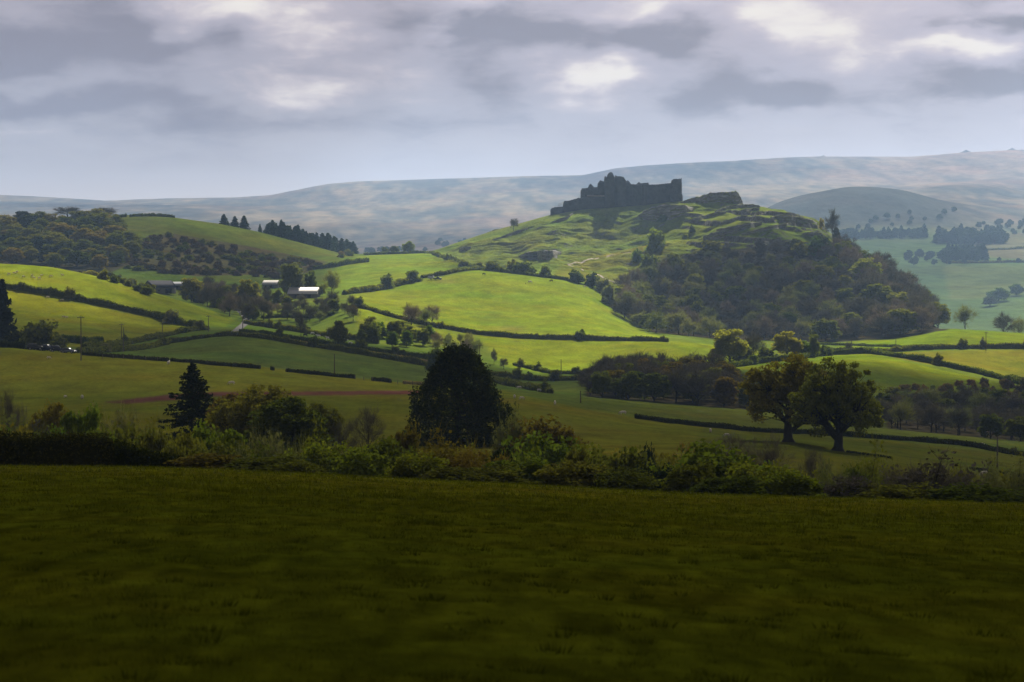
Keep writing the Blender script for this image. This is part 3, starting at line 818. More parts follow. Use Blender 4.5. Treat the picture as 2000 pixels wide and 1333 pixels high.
def cypress(seed, H=17.5, W=15.5):
    rng = np.random.default_rng(seed)
    V, Q = [], []
    tube(V, Q, [(0, 0, 0), (0.1, 0, H * .5), (0, 0, H * .97)], [.55, .3, .05], 8)
    hs_, rs_ = [0, .05, .2, .38, .55, .70, .84, .94, 1.0], [.84, .90, .98, 1.0, .90, .72, .48, .32, .08]
    P = []
    n = 760
    t = rng.uniform(0.015, 1, n) ** 1.05
    az_ = rng.uniform(0, 6.283, n)
    r = np.interp(t, hs_, rs_) * W / 2 * (1 + .12 * np.sin(az_ * 4 + t * 7) + .10 * np.sin(az_ * 9 + t * 23)) * rng.uniform(.80, 1.0, n)
    cc = np.stack([r * np.cos(az_), r * np.sin(az_), t * H], 1)
    for c in cc[:: 4]:
        tube(V, Q, bez(np.array((0, 0, c[2] * .75)), c * np.array((.5, .5, .82)), c, 4), np.linspace(.09, .02, 4), 3)
    for c in cc:
        k = int(rng.uniform(14, 46))
        q = rng.normal(size=(k, 3)) * np.array((.36, .36, .52)); q[:, 2] -= .25 * np.hypot(q[:, 0], q[:, 1])
        P.append(c + q)
    k = 4200
    t = rng.uniform(0.01, .96, k); az_ = rng.uniform(0, 6.283, k)
    r = np.interp(t, hs_, rs_) * W / 2 * rng.uniform(.3, .82, k)
    P.append(np.stack([r * np.cos(az_), r * np.sin(az_), t * H], 1))
    P = np.concatenate(P); P = P[P[:, 2] > .05]
    v_, q_, r_ = cards(rng, P, .30, 1.7)
    return dict(parts=[('trunk', mesh_np('trunk', V, Q, smooth=True)), ('crown', leaf_mesh('crown', v_, q_, r_))], H=H, W=W)

PROTO = {
 'oaknear':  [broad_tree(11, 19, 19, .14, 290, 92, .34, 1.25, 11, .95, droop=.6, sides=7, power=.5, twist=.16), broad_tree(12, 18.5, 20, .12, 300, 92, .34, 1.25, 12, 1.05, droop=.8, sides=7, power=.5, twist=.16)],
 'oakbelt':  [broad_tree(21, 10, 14, .04, 330, 70, .26, 1.0, 9, .4, droop=1.2, power=.36), broad_tree(22, 9, 9, .05, 230, 70, .26, .9, 8, .34, droop=1.0, power=.36)],
 'gnarl':    [broad_tree(31, 7, 8, .22, 46, 16, .20, .6, 7, .34, twig=14, twig_w=.03, twig_len=.8, power=.3, twist=.34), broad_tree(32, 7, 8, .2, 40, 14, .20, .6, 6, .32, twig=14, twig_w=.03, twig_len=.8, power=.3, twist=.34)],
 'barenear': [broad_tree(s, 8, 8, .10, 80, 3, .12, .6, 9, .20, twig=34, twig_w=.028, twig_len=1.25, power=.45) for s in (41, 42, 43)],
 'leafy':    [broad_tree(s, 11, 10, .05, 85, 105, .40, 1.3, 7, .3, droop=.8, power=.36) for s in (51, 52, 53, 54)],
 'bare':     [broad_tree(s, 11, 9, .14, 62, 4, .4, 1.0, 8, .26, twig=26, twig_w=.10, twig_len=1.9, power=.5, sides=4) for s in (61, 62, 63, 64)],
 'barefar':  [broad_tree(s, 12, 11, .08, 60, 10, .50, 1.3, 7, .28, twig=26, twig_w=.15, twig_len=2.1, power=.45, sides=4, droop=.5) for s in (71, 72, 73)],
 'conifer':  [spruce(s, 14, 8.5, 90, .85, .5, .03, 26) for s in (81, 82, 83, 84)],
 'spruce':   [spruce(91, 12.3, 10.8, 150, .27, .55, .05, 84)],
 'cypress':  [cypress(95)],
 'bushnear': [bush(s, 3, 4, 135, 110, .145, .58, 0) for s in (101, 102, 103, 104)],
 'bushthin': [bush(s, 3, 4, 85, 26, .13, .5, 34, .022, .9) for s in (111, 112, 113)],
 'bushfar':  [bush(s, 4, 5, 40, 42, .42, .9, 0) for s in (121, 122, 123, 124)],
}
COUNT = [0]
def plant(kind, name, pos, H, W, mat, label, cat, group=None, bark='bark', flat=False, rot=None):
    pr = PROTO[kind][COUNT[0] % len(PROTO[kind])]; COUNT[0] += 1
    rnd = random.Random(COUNT[0] * 7 + 3)
    sx, sz = W / pr['W'], H / pr['H']
    root = bpy.data.objects.new(name, None); COL.objects.link(root)
    root.empty_display_size = .5
    root.location = pos; root.scale = (sx, sx, sz)
    root.rotation_euler = (0, 0, rnd.uniform(0, 6.28) if rot is None else rot)
    tagged(root, label, cat, group)
    for pn, me in pr['parts']:
        o = bpy.data.objects.new(pn, me); COL.objects.link(o); o.parent = root
        if len(me.materials) == 0: me.materials.append(None)
        o.material_slots[0].link = 'OBJECT'
        o.material_slots[0].material = M[bark] if pn in ('trunk', 'stem') else M[mat]
    return root
def stand(kind, name, u, y, vtop, wpx, mat, label, cat, group=None, bark='bark', sink=.1, rot=None):
    x, yy, z = at(u, y)
    H = y * float(wrow(vtop)) - z + sink
    return plant(kind, name, (x, yy, z - sink), H, wpx * y / F, mat, label, cat, group, bark, rot=rot)

# ------------------------------------------------------------------ the two big oaks in the near valley field
stand('oaknear', 'oak_tree', 1540, 500, 678, 212, 'oak', 'large spreading oak, the left of two side by side in the near valley field', 'tree', 'two big field oaks', 'barkdk', rot=0.6)
stand('oaknear', 'oak_tree', 1637, 478, 688, 204, 'oak', 'large spreading oak, the right of two, low branches hanging over the grass', 'tree', 'two big field oaks', 'barkdk', rot=2.1)
# ------------------------------------------------------------------ belt of trees and bushes at the end of the near field
stand('spruce', 'spruce_tree', 375, 400, 709, 160, 'needle', 'dark layered spruce with drooping boughs left of the broad oak', 'tree', None, 'barkdk')
stand('cypress', 'cypress_tree', 895, 420, 679, 180, 'cypress', 'tall dense blackish evergreen cypress rising from the middle of the tree belt', 'tree', None, 'barkdk')
stand('oakbelt', 'oak_tree', 508, 372, 744, 230, 'oak', 'broad domed oak with olive leaves just right of the dark spruce', 'tree', None, 'barkdk')
stand('oakbelt', 'oak_tree', 566, 350, 770, 190, 'oakdk', 'rounded dark oak in front of the broad domed oak', 'tree', None, 'barkdk')
stand('oakbelt', 'oak_tree', 625, 392, 781, 112, 'oakdk', 'small round dark oak at the right end of the oak clump', 'tree', None, 'barkdk')
stand('oakbelt', 'oak_tree', 447, 385, 764, 104, 'rust', 'reddish-brown leafing tree squeezed between the spruce and the broad oak', 'tree', None, 'barkdk')
stand('barenear', 'bare_tree', 718, 350, 795, 88, 'twigdk', 'leafless bushy tree with dark branches left of the tall cypress', 'tree', None, 'barkdk')
stand('barenear', 'bare_tree', 672, 340, 815, 66, 'twigdk', 'smaller leafless tree between the oak clump and the bushy leafless tree', 'tree', None, 'barkdk')
stand('gnarl', 'gnarled_tree', 1282, 300, 856, 84, 'rust', 'gnarled tree with twisted limbs and rusty tufts above dark holly', 'tree', None, 'barkdk')
stand('gnarl', 'gnarled_tree', 1335, 305, 853, 76, 'rust', 'gnarled leaning tree with rusty tufts right beside a similar one', 'tree', None, 'barkdk')
stand('barenear', 'bare_tree', 1428, 330, 842, 110, 'twigdk', 'leafless spreading tree behind the large yellow-green bush', 'tree', None, 'barkdk')
stand('barenear', 'bare_tree', 1500, 325, 846, 110, 'twigdk', 'leafless spreading tree below the left big oak', 'tree', None, 'barkdk')
stand('barenear', 'bare_tree', 12, 330, 764, 66, 'twigdk', 'thin leafless sapling at the far left end of the tree belt', 'tree', None, 'barkdk')
stand('barenear', 'bare_tree', 40, 320, 782, 40, 'twigdk', 'slender leafless sapling left of the amber-topped tree', 'tree', None, 'barkdk')
stand('oakbelt', 'amber_tree', 100, 310, 776, 128, 'amber', 'amber-leaved round tree behind the clipped dark hedge', 'tree', None, 'barkdk')
stand('barenear', 'bare_tree', 1590, 290, 876, 84, 'twigdk', 'grey leafless shrub tree right of the small yellow-green bush', 'tree', None, 'barkdk')
BELT = [ # kind, u, Y, vtop, width px, colour, label
 ('bushthin', 66, 290, 822, 90, 'twiggr', 'brown twiggy shrub in front of the amber tree'),
 ('bushnear', 155, 285, 806, 66, 'green', 'fresh green upright shrub right of the amber tree'),
 ('bushnear', 20, 260, 828, 84, 'amber', 'amber-tinted bush at the left edge behind the clipped hedge'),
 ('bushthin', 112, 265, 832, 80, 'twigdk', 'greyish twiggy shrub low behind the clipped hedge'),
 ('bushthin', 205, 285, 836, 70, 'olive', 'loose olive shrub beside the fresh green upright shrub'),
 ('bushthin', 238, 300, 792, 60, 'twiggr', 'pale budding sapling standing above the olive bushes'),
 ('bushnear', 258, 270, 824, 104, 'olive', 'rounded olive bush below the pale budding sapling'),
 ('bushthin', 318, 265, 846, 90, 'olive', 'loose olive bush at the right end of the clipped hedge'),
 ('bushnear', 360, 255, 852, 96, 'olive', 'olive-green bush under the dark spruce'),
 ('bushnear', 425, 262, 842, 92, 'green', 'green bush at the foot of the spruce on its right'),
 ('bushnear', 478, 255, 858, 90, 'olive', 'olive bush below the broad domed oak'),
 ('bushthin', 515, 250, 838, 62, 'twiggr', 'pale willowy shrub in front of the oaks'),
 ('bushthin', 560, 245, 852, 90, 'twiggr', 'grey-green willowy shrub below the rounded dark oak'),
 ('bushthin', 603, 262, 850, 70, 'olive', 'loose bush at the right foot of the oak clump'),
 ('bushnear', 640, 228, 862, 104, 'green', 'bright green rounded bush left of centre on the field edge'),
 ('bushnear', 702, 224, 880, 84, 'green', 'low green bush below the leafless bushy tree'),
 ('bushnear', 752, 232, 866, 96, 'olive', 'olive bush left of the cypress foot'),
 ('bushnear', 783, 262, 846, 70, 'rust', 'rust-tinted bush touching the left skirt of the cypress'),
 ('bushnear', 815, 214, 888, 84, 'bright', 'yellow-green rounded bush standing out on the field edge'),
 ('bushthin', 872, 228, 862, 120, 'rust', 'brownish bramble thicket under the cypress'),
 ('bushthin', 930, 224, 874, 104, 'rust', 'brown bramble thicket at the right foot of the cypress'),
 ('bushnear', 985, 262, 884, 60, 'bluegr', 'dark bush in the shade right of the cypress'),
 ('bushthin', 1000, 320, 812, 52, 'twiggr', 'pale feathery shrub right beside the cypress'),
 ('bushnear', 1060, 320, 822, 118, 'rust', 'rust-coloured domed bush right of the cypress'),
 ('bushnear', 1085, 268, 858, 142, 'green', 'large green bush in front of the rust-coloured one'),
 ('bushnear', 1012, 222, 904, 112, 'bright', 'low yellow-green bush right of the cypress on the field edge'),
 ('bushnear', 1180, 258, 868, 130, 'olive', 'wide olive bush left of the gnarled trees'),
 ('bushthin', 1232, 280, 888, 60, 'amber', 'amber-flushed bush between the olive bush and the gnarled trees'),
 ('bushnear', 1128, 216, 908, 118, 'olive', 'low dark olive bush on the field edge below the wide one'),
 ('bushnear', 1262, 262, 884, 44, 'bluegr', 'dark bluish holly under the left gnarled tree'),
 ('bushnear', 1300, 236, 908, 66, 'bluegr', 'dark bluish holly below both gnarled trees'),
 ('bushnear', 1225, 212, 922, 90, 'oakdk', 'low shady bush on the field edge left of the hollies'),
 ('bushnear', 1405, 242, 876, 176, 'bright', 'large spreading yellow-green bush right of the gnarled trees'),
 ('bushnear', 1352, 218, 912, 84, 'olive', 'olive bush in front of the large yellow-green one'),
 ('bushnear', 1478, 222, 904, 118, 'bright', 'yellow-green bush sloping down to the right'),
 ('bushnear', 1545, 210, 926, 90, 'bright', 'small yellow-green bush at the right end of the bright bushes'),
 ('bushthin', 1622, 240, 902, 76, 'twiggr', 'thin budding shrub below the right big oak'),
 ('bushthin', 1692, 252, 891, 88, 'olive', 'sparse olive shrub right of the big oaks'),
 ('bushthin', 1650, 214, 930, 100, 'twigdk', 'low brown shrub on the field edge below the oaks'),
 ('bushthin', 1752, 236, 914, 80, 'twigdk', 'brown leafless shrub left of the dense brown thicket'),
 ('bushthin', 1815, 228, 903, 150, 'twigdk', 'dense brown thicket on the field edge at the right'),
 ('bushthin', 1878, 240, 920, 76, 'twigdk', 'brown leafless shrub right of the dense thicket'),
 ('bushthin', 1930, 246, 904, 84, 'twiggr', 'thin grey-green shrub in front of the tall pole'),
 ('bushthin', 1985, 236, 912, 90, 'twiggr', 'thin shrub at the right edge of the tree belt'),
 ('bushnear', 408, 214, 892, 130, 'rust', 'low rusty bramble patch on the field edge under the spruce'),
 ('bushnear', 520, 212, 898, 130, 'olive', 'low olive bramble patch on the field edge below the oaks'),
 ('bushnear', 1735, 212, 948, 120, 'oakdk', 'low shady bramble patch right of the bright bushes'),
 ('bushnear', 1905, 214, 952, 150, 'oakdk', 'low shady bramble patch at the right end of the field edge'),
 ('bushnear', 585, 210, 906, 66, 'olive', 'little olive bush left of the bright green rounded bush'),
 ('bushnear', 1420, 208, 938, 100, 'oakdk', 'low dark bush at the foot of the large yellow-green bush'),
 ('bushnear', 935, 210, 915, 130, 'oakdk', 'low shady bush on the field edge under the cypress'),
]
for kd, u, y, vt, w, mt_, lb in BELT:
    stand(kd, 'bush' if kd == 'bushnear' else 'shrub', u, y, vt - 6, w * 1.7, mt_, lb, 'bush', 'bushes along the end of the near field', 'barkdk')

rb = random.Random(31)
for u in range(-30, 2040, 34):
    vt = float(np.interp(u, [0, 100, 250, 400, 520, 640, 800, 900, 1000, 1100, 1200, 1330, 1400, 1500, 1600, 1700, 1800, 1900, 2000], [846, 842, 846, 862, 866, 876, 880, 882, 886, 878, 884, 898, 896, 908, 922, 922, 918, 926, 920])) + rb.uniform(-10, 10)
    if u < 700: mt_ = rb.choice(['olive', 'green', 'olive', 'green', 'twiggr'])
    elif u < 1560: mt_ = rb.choice(['olive', 'green', 'bright', 'olive', 'oakdk'])
    else: mt_ = rb.choice(['twigdk', 'twiggr', 'olive', 'twigdk', 'oakdk'])
    kd = 'bushthin' if mt_.startswith('twig') or rb.random() < .35 else 'bushnear'
    lb = {'olive': 'olive bush', 'green': 'green bush', 'bright': 'yellow-green bush', 'twiggr': 'budding shrub', 'amber': 'amber-flushed bush', 'rust': 'rust-tinted bush', 'oakdk': 'shady bush', 'twigdk': 'leafless shrub'}[mt_]
    where = 'left of the oak clump' if u < 430 else ('between the oak clump and the cypress' if u < 810 else ('under the cypress' if u < 990 else ('between the cypress and the gnarled trees' if u < 1250 else ('below the gnarled trees' if u < 1450 else 'right of the yellow-green bushes'))))
    lb = lb + ' filling the back of the belt ' + where
    stand(kd, 'bush' if kd == 'bushnear' else 'shrub', u + rb.uniform(-8, 8), rb.uniform(240, 275), vt, rb.uniform(80, 120), mt_, lb, 'bush', lb, 'barkdk')
# ------------------------------------------------------------------ single trees in the valley
stand('conifer', 'conifer_tree', 4, 880, 548, 72, 'needle', 'tall black conifer cut by the left edge', 'tree', None, 'barkdk')
stand('bushfar', 'bush', 86, 865, 620, 88, 'hedge', 'round leafy bush behind the parked cars', 'bush', None, 'barkdk')
stand('bushfar', 'bush', 38, 872, 645, 70, 'hedgedk', 'dark bush at the foot of the black conifer', 'bush', None, 'barkdk')
stand('leafy', 'oak_tree', 1424, 1130, 638, 84, 'gold', 'golden-leaved oak standing in the hedge below the hillside wood', 'tree', None)
stand('bare', 'bare_tree', 1472, 1150, 652, 46, 'twigdk', 'dark leafless tree right beside the golden-leaved oak', 'tree', None)
stand('leafy', 'leafy_tree', 1537, 1160, 643, 66, 'gold', 'pale domed tree above the left big oak', 'tree', None)
stand('leafy', 'leafy_tree', 1570, 1165, 663, 36, 'green', 'small leafy tree right of the pale domed tree', 'tree', None)
stand('leafy', 'leafy_tree', 1590, 1170, 650, 26, 'olive', 'narrow upright tree at the right end of a short row', 'tree', None)
stand('bushfar', 'bush', 1450, 1150, 672, 50, 'hedge', 'bush under the golden-leaved oak', 'bush', None)
stand('bushfar', 'bush', 1500, 1150, 676, 46, 'hedge', 'bush between the golden-leaved oak and the pale domed tree', 'bush', None)
stand('leafy', 'small_tree', 1137, 1246, 641, 13, 'hedge', 'tiny round tree growing out of the hedge across the bright fields', 'tree', None)
stand('bare', 'small_tree', 965, 1090, 682, 14, 'twigdk', 'tiny dark tree right of the pole with crossarm', 'tree', None)
stand('bare', 'small_tree', 984, 1060, 699, 20, 'twigdk', 'small leafless tree in the hedge near the tiny dark tree', 'tree', None)
stand('leafy', 'leafy_tree', 797, 1950, 469, 30, 'green', 'round green tree on the saddle between the hills', 'tree', None)
stand('leafy', 'leafy_tree', 770, 1960, 479, 24, 'hedge', 'dark tree left of the round green tree on the saddle', 'tree', None)
stand('bushfar', 'bush', 752, 1960, 484, 18, 'hedge', 'dark bush at the left end of the saddle trees', 'bush', None)
stand('bare', 'bare_tree', 133, 1985, 404, 66, 'twigdk', 'leafless round tree on the wooded hilltop, left of two', 'tree', None)
stand('bare', 'bare_tree', 205, 1985, 405, 54, 'twigdk', 'leafless round tree on the hilltop where the grass begins', 'tree', None)
stand('bare', 'bare_tree', 1003, 1950, 426, 22, 'twigdk', 'leafless tree on the hill shoulder below the castle', 'tree', None)
stand('bare', 'bare_tree', 1625, 1840, 411, 32, 'twigdk', 'tall leafless tree on the brink of the crags', 'tree', None)
stand('leafy', 'leafy_tree', 1633, 1832, 441, 18, 'hedgedk', 'dark bushy tree below the leafless tree on the brink', 'tree', None)
stand('leafy', 'small_tree', 1604, 1850, 424, 12, 'yellow', 'tiny yellow tree on the edge of the crags', 'tree', None)
stand('bare', 'bare_tree', 1885, 1460, 595, 46, 'twiggr', 'leafless round tree standing on the brow right of the hillside wood', 'tree', None)
stand('bare', 'bare_tree', 1960, 1470, 612, 44, 'twigdk', 'brown leafless tree beyond the brow near the right edge', 'tree', None)
stand('bare', 'bare_tree', 1990, 1475, 620, 36, 'twiggr', 'pale leafless tree at the right edge beyond the brow', 'tree', None)
stand('leafy', 'leafy_tree', 1950, 2650, 560, 50, 'green', 'big round tree on the valley floor at the right', 'tree', None)
stand('leafy', 'leafy_tree', 1985, 2720, 552, 34, 'green', 'round tree behind the big round valley tree', 'tree', None)
stand('leafy', 'leafy_tree', 1933, 2600, 578, 36, 'hedge', 'lower round tree left of the big round valley tree', 'tree', None)
stand('bare', 'bare_tree', 1658, 1235, 668, 20, 'twigdk', 'leafless little tree where two hedges meet below the wood', 'tree', None)
stand('bushfar', 'bush', 848, 905, 676, 40, 'hedge', 'bush peeping out left of the cypress top', 'bush', None)
stand('leafy', 'leafy_tree', 662, 1010, 621, 40, 'hedge', 'dark green round tree by the cattle in the valley field', 'tree', None)
stand('bare', 'bare_tree', 588, 1075, 612, 26, 'twigdk', 'small bushy leafless tree in the strip field behind the cattle', 'tree', None)
stand('leafy', 'leafy_tree', 374, 1390, 536, 54, 'gold', 'golden tree beside the slate-roofed barn', 'tree', None)
stand('leafy', 'leafy_tree', 483, 1370, 541, 56, 'gold', 'golden-topped tree among the leafless farm trees', 'tree', None)
stand('leafy', 'leafy_tree', 178, 1320, 527, 36, 'gold', 'small golden tree on the brow of the left field', 'tree', None)
stand('bushfar', 'bush', 153, 1330, 531, 26, 'twigdk', 'brown bush left of the small golden tree', 'bush', None)
stand('leafy', 'leafy_tree', 570, 1420, 505, 56, 'twiggr', 'tall pale budding trees behind the white-roofed barn, left', 'tree', None)
stand('leafy', 'leafy_tree', 606, 1430, 525, 30, 'hedge', 'dark ivy-clad tree behind the white-roofed barn', 'tree', None)
stand('bare', 'bare_tree', 648, 1400, 525, 36, 'twiggr', 'pale leafless tree at the corner of the bright field', 'tree', None)
for u, vb, vt, w, mt_, lb in [(1280, 490, 452, 38, 'green', 'large round bush in the middle of the hillside below the castle'), (1245, 512, 485, 24, 'green', 'lone round tree-like bush on the lower hillside'),
        (1272, 530, 493, 46, 'hedge', 'big dark bush at the upper left of the hillside wood'), (1312, 525, 492, 38, 'olive', 'leafy bush beside the upper left edge of the wood'),
        (1352, 453, 440, 12, 'hedge', 'small bush on the sunlit shelf'), (1338, 466, 456, 14, 'green', 'small bush lower on the sunlit shelf'), (1295, 432, 418, 18, 'green', 'pale bush clinging to the broad grey cliff'),
        (1385, 496, 468, 54, 'olive', 'broad leafy bush where the wood meets the crags'), (1588, 500, 468, 44, 'green', 'green bush below the right-hand crags'), (1560, 498, 472, 32, 'olive', 'green bush left of the bush below the right-hand crags')]:
    p = see(u, vb, 1500)
    stand('bushfar', 'bush', u, p[1] - 1, vt, w * 1.15, mt_, lb, 'bush', 'bushes on the castle hill')
for i, (u, v, vt, w, lb) in enumerate([(905, 521, 508, 20, 'little bush at the west foot of the castle hill'), (938, 524, 511, 22, 'rounded bush where the hedges meet below the hill'), (962, 530, 513, 40, 'dark round bush on the far edge of the bright field'),
        (1000, 532, 506, 30, 'bushy hawthorn left of the big hedge clump'), (1025, 536, 507, 46, 'big leafy clump on the far edge of the bright field'), (1063, 541, 518, 26, 'dark bush at the right end of the leafy clump'),
        (1125, 552, 530, 40, 'dark bush left of the wood foot'), (1155, 560, 532, 36, 'dark bush touching the wood foot'), (1178, 574, 540, 34, 'brownish bush at the wood corner'), (1192, 596, 552, 36, 'taller bush on the wood corner')]):
    p = see(u, v, 1380)
    stand('bushfar', 'bush', u, p[1] + 2, vt, w, ['hedge', 'olive', 'hedge', 'olive', 'hedge', 'hedge', 'hedge', 'hedge', 'twiggr', 'twiggr'][i], lb, 'bush', 'bushes around the bright field')

# ------------------------------------------------------------------ woods, tree by tree
def in_poly(poly, u, v):
    return bool(pip(poly, np.array([u]), np.array([v]))[0])
def scatter(seed, poly, spacing, ymin, n_max, stretch=1.0):
    rnd = random.Random(seed)
    us, vs_ = [p[0] for p in poly], [p[1] for p in poly]
    got = []
    for _ in range(9000):
        u, v = rnd.uniform(min(us), max(us)), rnd.uniform(min(vs_), max(vs_))
        if not in_poly(poly, u, v): continue
        p = see(u, v, ymin)
        if all((p[0] - q[0]) ** 2 + ((p[1] - q[1]) * stretch) ** 2 > spacing * spacing for q, _, _ in got):
            got.append((p, u, v))
            if len(got) >= n_max: break
    return got
rw = random.Random(5)
def band(u, v):
    if v < 520: return 'along the top of the wood under the crags'
    if u > 1740: return 'at the right end of the wood against the hazy valley'
    if u < 1290: return 'at the left edge of the wood beside the bright field'
    if v > 625: return 'at the foot of the wood above the hedged fields'
    return 'in the middle of the wood on the steep slope'
hill_wood = [(1195, 600), (1215, 575), (1270, 545), (1330, 520), (1390, 505), (1470, 490), (1540, 482), (1600, 485), (1660, 492), (1700, 515), (1760, 545), (1800, 575), (1840, 615), (1848, 640), (1790, 652), (1730, 660), (1600, 668), (1500, 665), (1400, 662), (1300, 662), (1240, 640)]
for p, u, v in scatter(3, hill_wood, 10.5, 1370, 290, .62):
    if p[1] > 1960: continue
    r = rw.random()
    H = rw.uniform(9, 14); 
    if u > 1680: H *= 1.30
    sparse = v < 535 and u < 1600
    if sparse: H *= .6
    Wd = H * rw.uniform(1.05, 1.4)
    if r < (.50 if u < 1640 else .78):
        kd, mt_, nm, lb = 'barefar', rw.choice(['twig', 'twigdk', 'twigdk']), 'bare_tree', 'leafless brown tree'
    elif r < .78:
        kd, mt_, nm, lb = 'barefar', 'twiggr', 'budding_tree', 'budding yellow-grey tree'
    elif r < .97:
        kd, mt_, nm, lb = 'leafy', rw.choice(['hedge', 'olive', 'oakdk']), 'leafy_tree', 'green leafing tree'
    else:
        kd, mt_, nm, lb = 'leafy', 'gold', 'leafy_tree', 'yellow-green tree'
    plant(kd, nm, (p[0], p[1], p[2] - .2), H, Wd, mt_, lb + ' ' + band(u, v), 'tree', lb + ' ' + band(u, v))
lw = [(-150, 536), (-150, 452), (0, 450), (80, 446), (150, 444), (215, 440), (245, 470), (262, 500), (235, 520), (180, 530), (80, 522), (0, 516)]
for p, u, v in scatter(4, lw, 10, 1480, 110, .5):
    H = rw.uniform(11, 15)
    if v > 500: H *= .8
    nm, mt_ = rw.choice([('leafy_tree', 'olive'), ('amber_tree', 'amber'), ('leafy_tree', 'hedge'), ('amber_tree', 'amber'), ('leafy_tree', 'olive'), ('leafy_tree', 'bluegr')])
    lb = ('amber-leaved tree' if mt_ == 'amber' else 'dull green tree') + (' low in the left hillside wood' if v > 490 else ' high in the left hillside wood')
    plant('leafy', nm, (p[0], p[1], p[2] - .2), H, H * rw.uniform(1.2, 1.7), mt_, lb, 'tree', lb)
scrub = [(235, 505), (255, 470), (330, 462), (420, 480), (520, 500), (640, 516), (600, 530), (540, 545), (440, 538), (330, 535), (250, 528)]
for p, u, v in scatter(6, scrub, 6.0, 1480, 170, .5):
    H = rw.uniform(1.6, 4.6); mt_ = rw.choice(['gorse', 'gorse', 'hedge', 'olive', 'gorse'])
    lb = ('purplish-brown gorse bush' if mt_ == 'gorse' else 'dark green bush') + (' on the left part of the scrubby slope' if u < 400 else ' on the right part of the scrubby slope')
    plant('bushfar', 'bush', (p[0], p[1], p[2] - .2), H, H * rw.uniform(1.6, 3.0), mt_, lb, 'bush', lb)
vw = [(1142, 774), (1148, 752), (1200, 740), (1340, 738), (1440, 748), (1468, 770), (1468, 799), (1380, 795), (1250, 784)]
for p, u, v in scatter(7, vw, 7.0, 722, 80, .5):
    H = rw.uniform(8.5, 11.0)
    if u < 1170 or u > 1430: H *= .8
    r = rw.random()
    kd, mt_, nm, lb = ('bare', 'twigdk', 'bare_tree', 'leafless brown tree') if r < .5 else (('leafy', 'olive', 'leafy_tree', 'olive leafing tree') if r < .72 else (('leafy', 'hedge', 'leafy_tree', 'dark green tree') if r < .85 else ('leafy', 'rust', 'leafy_tree', 'rust-tinted tree')))
    lb += ' in the valley-bottom wood left of the big oaks'
    plant(kd, nm, (p[0], p[1], p[2] - .2), H, H * rw.uniform(.95, 1.3), mt_, lb, 'tree', lb, 'barkdk')
rwood = [(1712, 838), (1720, 815), (1760, 795), (1900, 800), (2060, 800), (2060, 868), (1900, 855), (1800, 844)]
for p, u, v in scatter(8, rwood, 7.5, 722, 50, .5):
    H = rw.uniform(7, 10)
    r = rw.random()
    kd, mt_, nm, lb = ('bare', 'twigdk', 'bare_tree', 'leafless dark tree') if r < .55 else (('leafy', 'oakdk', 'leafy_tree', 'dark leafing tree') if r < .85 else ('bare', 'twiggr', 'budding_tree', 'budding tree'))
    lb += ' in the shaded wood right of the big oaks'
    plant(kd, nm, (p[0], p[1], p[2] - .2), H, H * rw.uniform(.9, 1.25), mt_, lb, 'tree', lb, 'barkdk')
rscrub = [(1735, 790), (1745, 765), (1830, 755), (1930, 750), (2060, 760), (2060, 800), (1900, 795)]
for p, u, v in scatter(9, rscrub, 5.5, 850, 60, .5):
    H = rw.uniform(1.4, 3.2); mt_ = rw.choice(['gorse', 'hedge', 'green', 'bracken'])
    lb = {'gorse': 'brown', 'hedge': 'dark green', 'green': 'green', 'bracken': 'russet'}[mt_] + ' scrub bush on the bank above the shaded right wood'
    plant('bushfar', 'scrub_bush', (p[0], p[1], p[2] - .1), H, H * rw.uniform(1.4, 2.2), mt_, lb, 'bush', lb)
fw = [(380, 590), (405, 572), (470, 578), (520, 580), (560, 600), (650, 596), (690, 602), (690, 628), (640, 632), (560, 628), (520, 628), (490, 634), (440, 620), (410, 606)]
for p, u, v in scatter(10, fw, 7.5, 1010, 62, .5):
    H = rw.uniform(7.5, 11.5)
    if u > 520: H *= .72
    r = rw.random()
    mt_ = 'twigdk' if r < .55 else ('twig' if r < .75 else 'twiggr')
    kd = 'bare'
    nm, lb = 'bare_tree', ('leafless brown tree' if r < .75 else 'budding grey-green tree')
    if r > .9: kd, mt_, nm, lb = 'leafy', 'hedge', 'leafy_tree', 'dark green tree'
    lb += ' left of the white-roofed barn by the lane' if u < 540 else ' in front of the white-roofed barn'
    plant(kd, nm, (p[0], p[1], p[2] - .2), H, H * rw.uniform(.8, 1.1), mt_, lb, 'tree', lb)
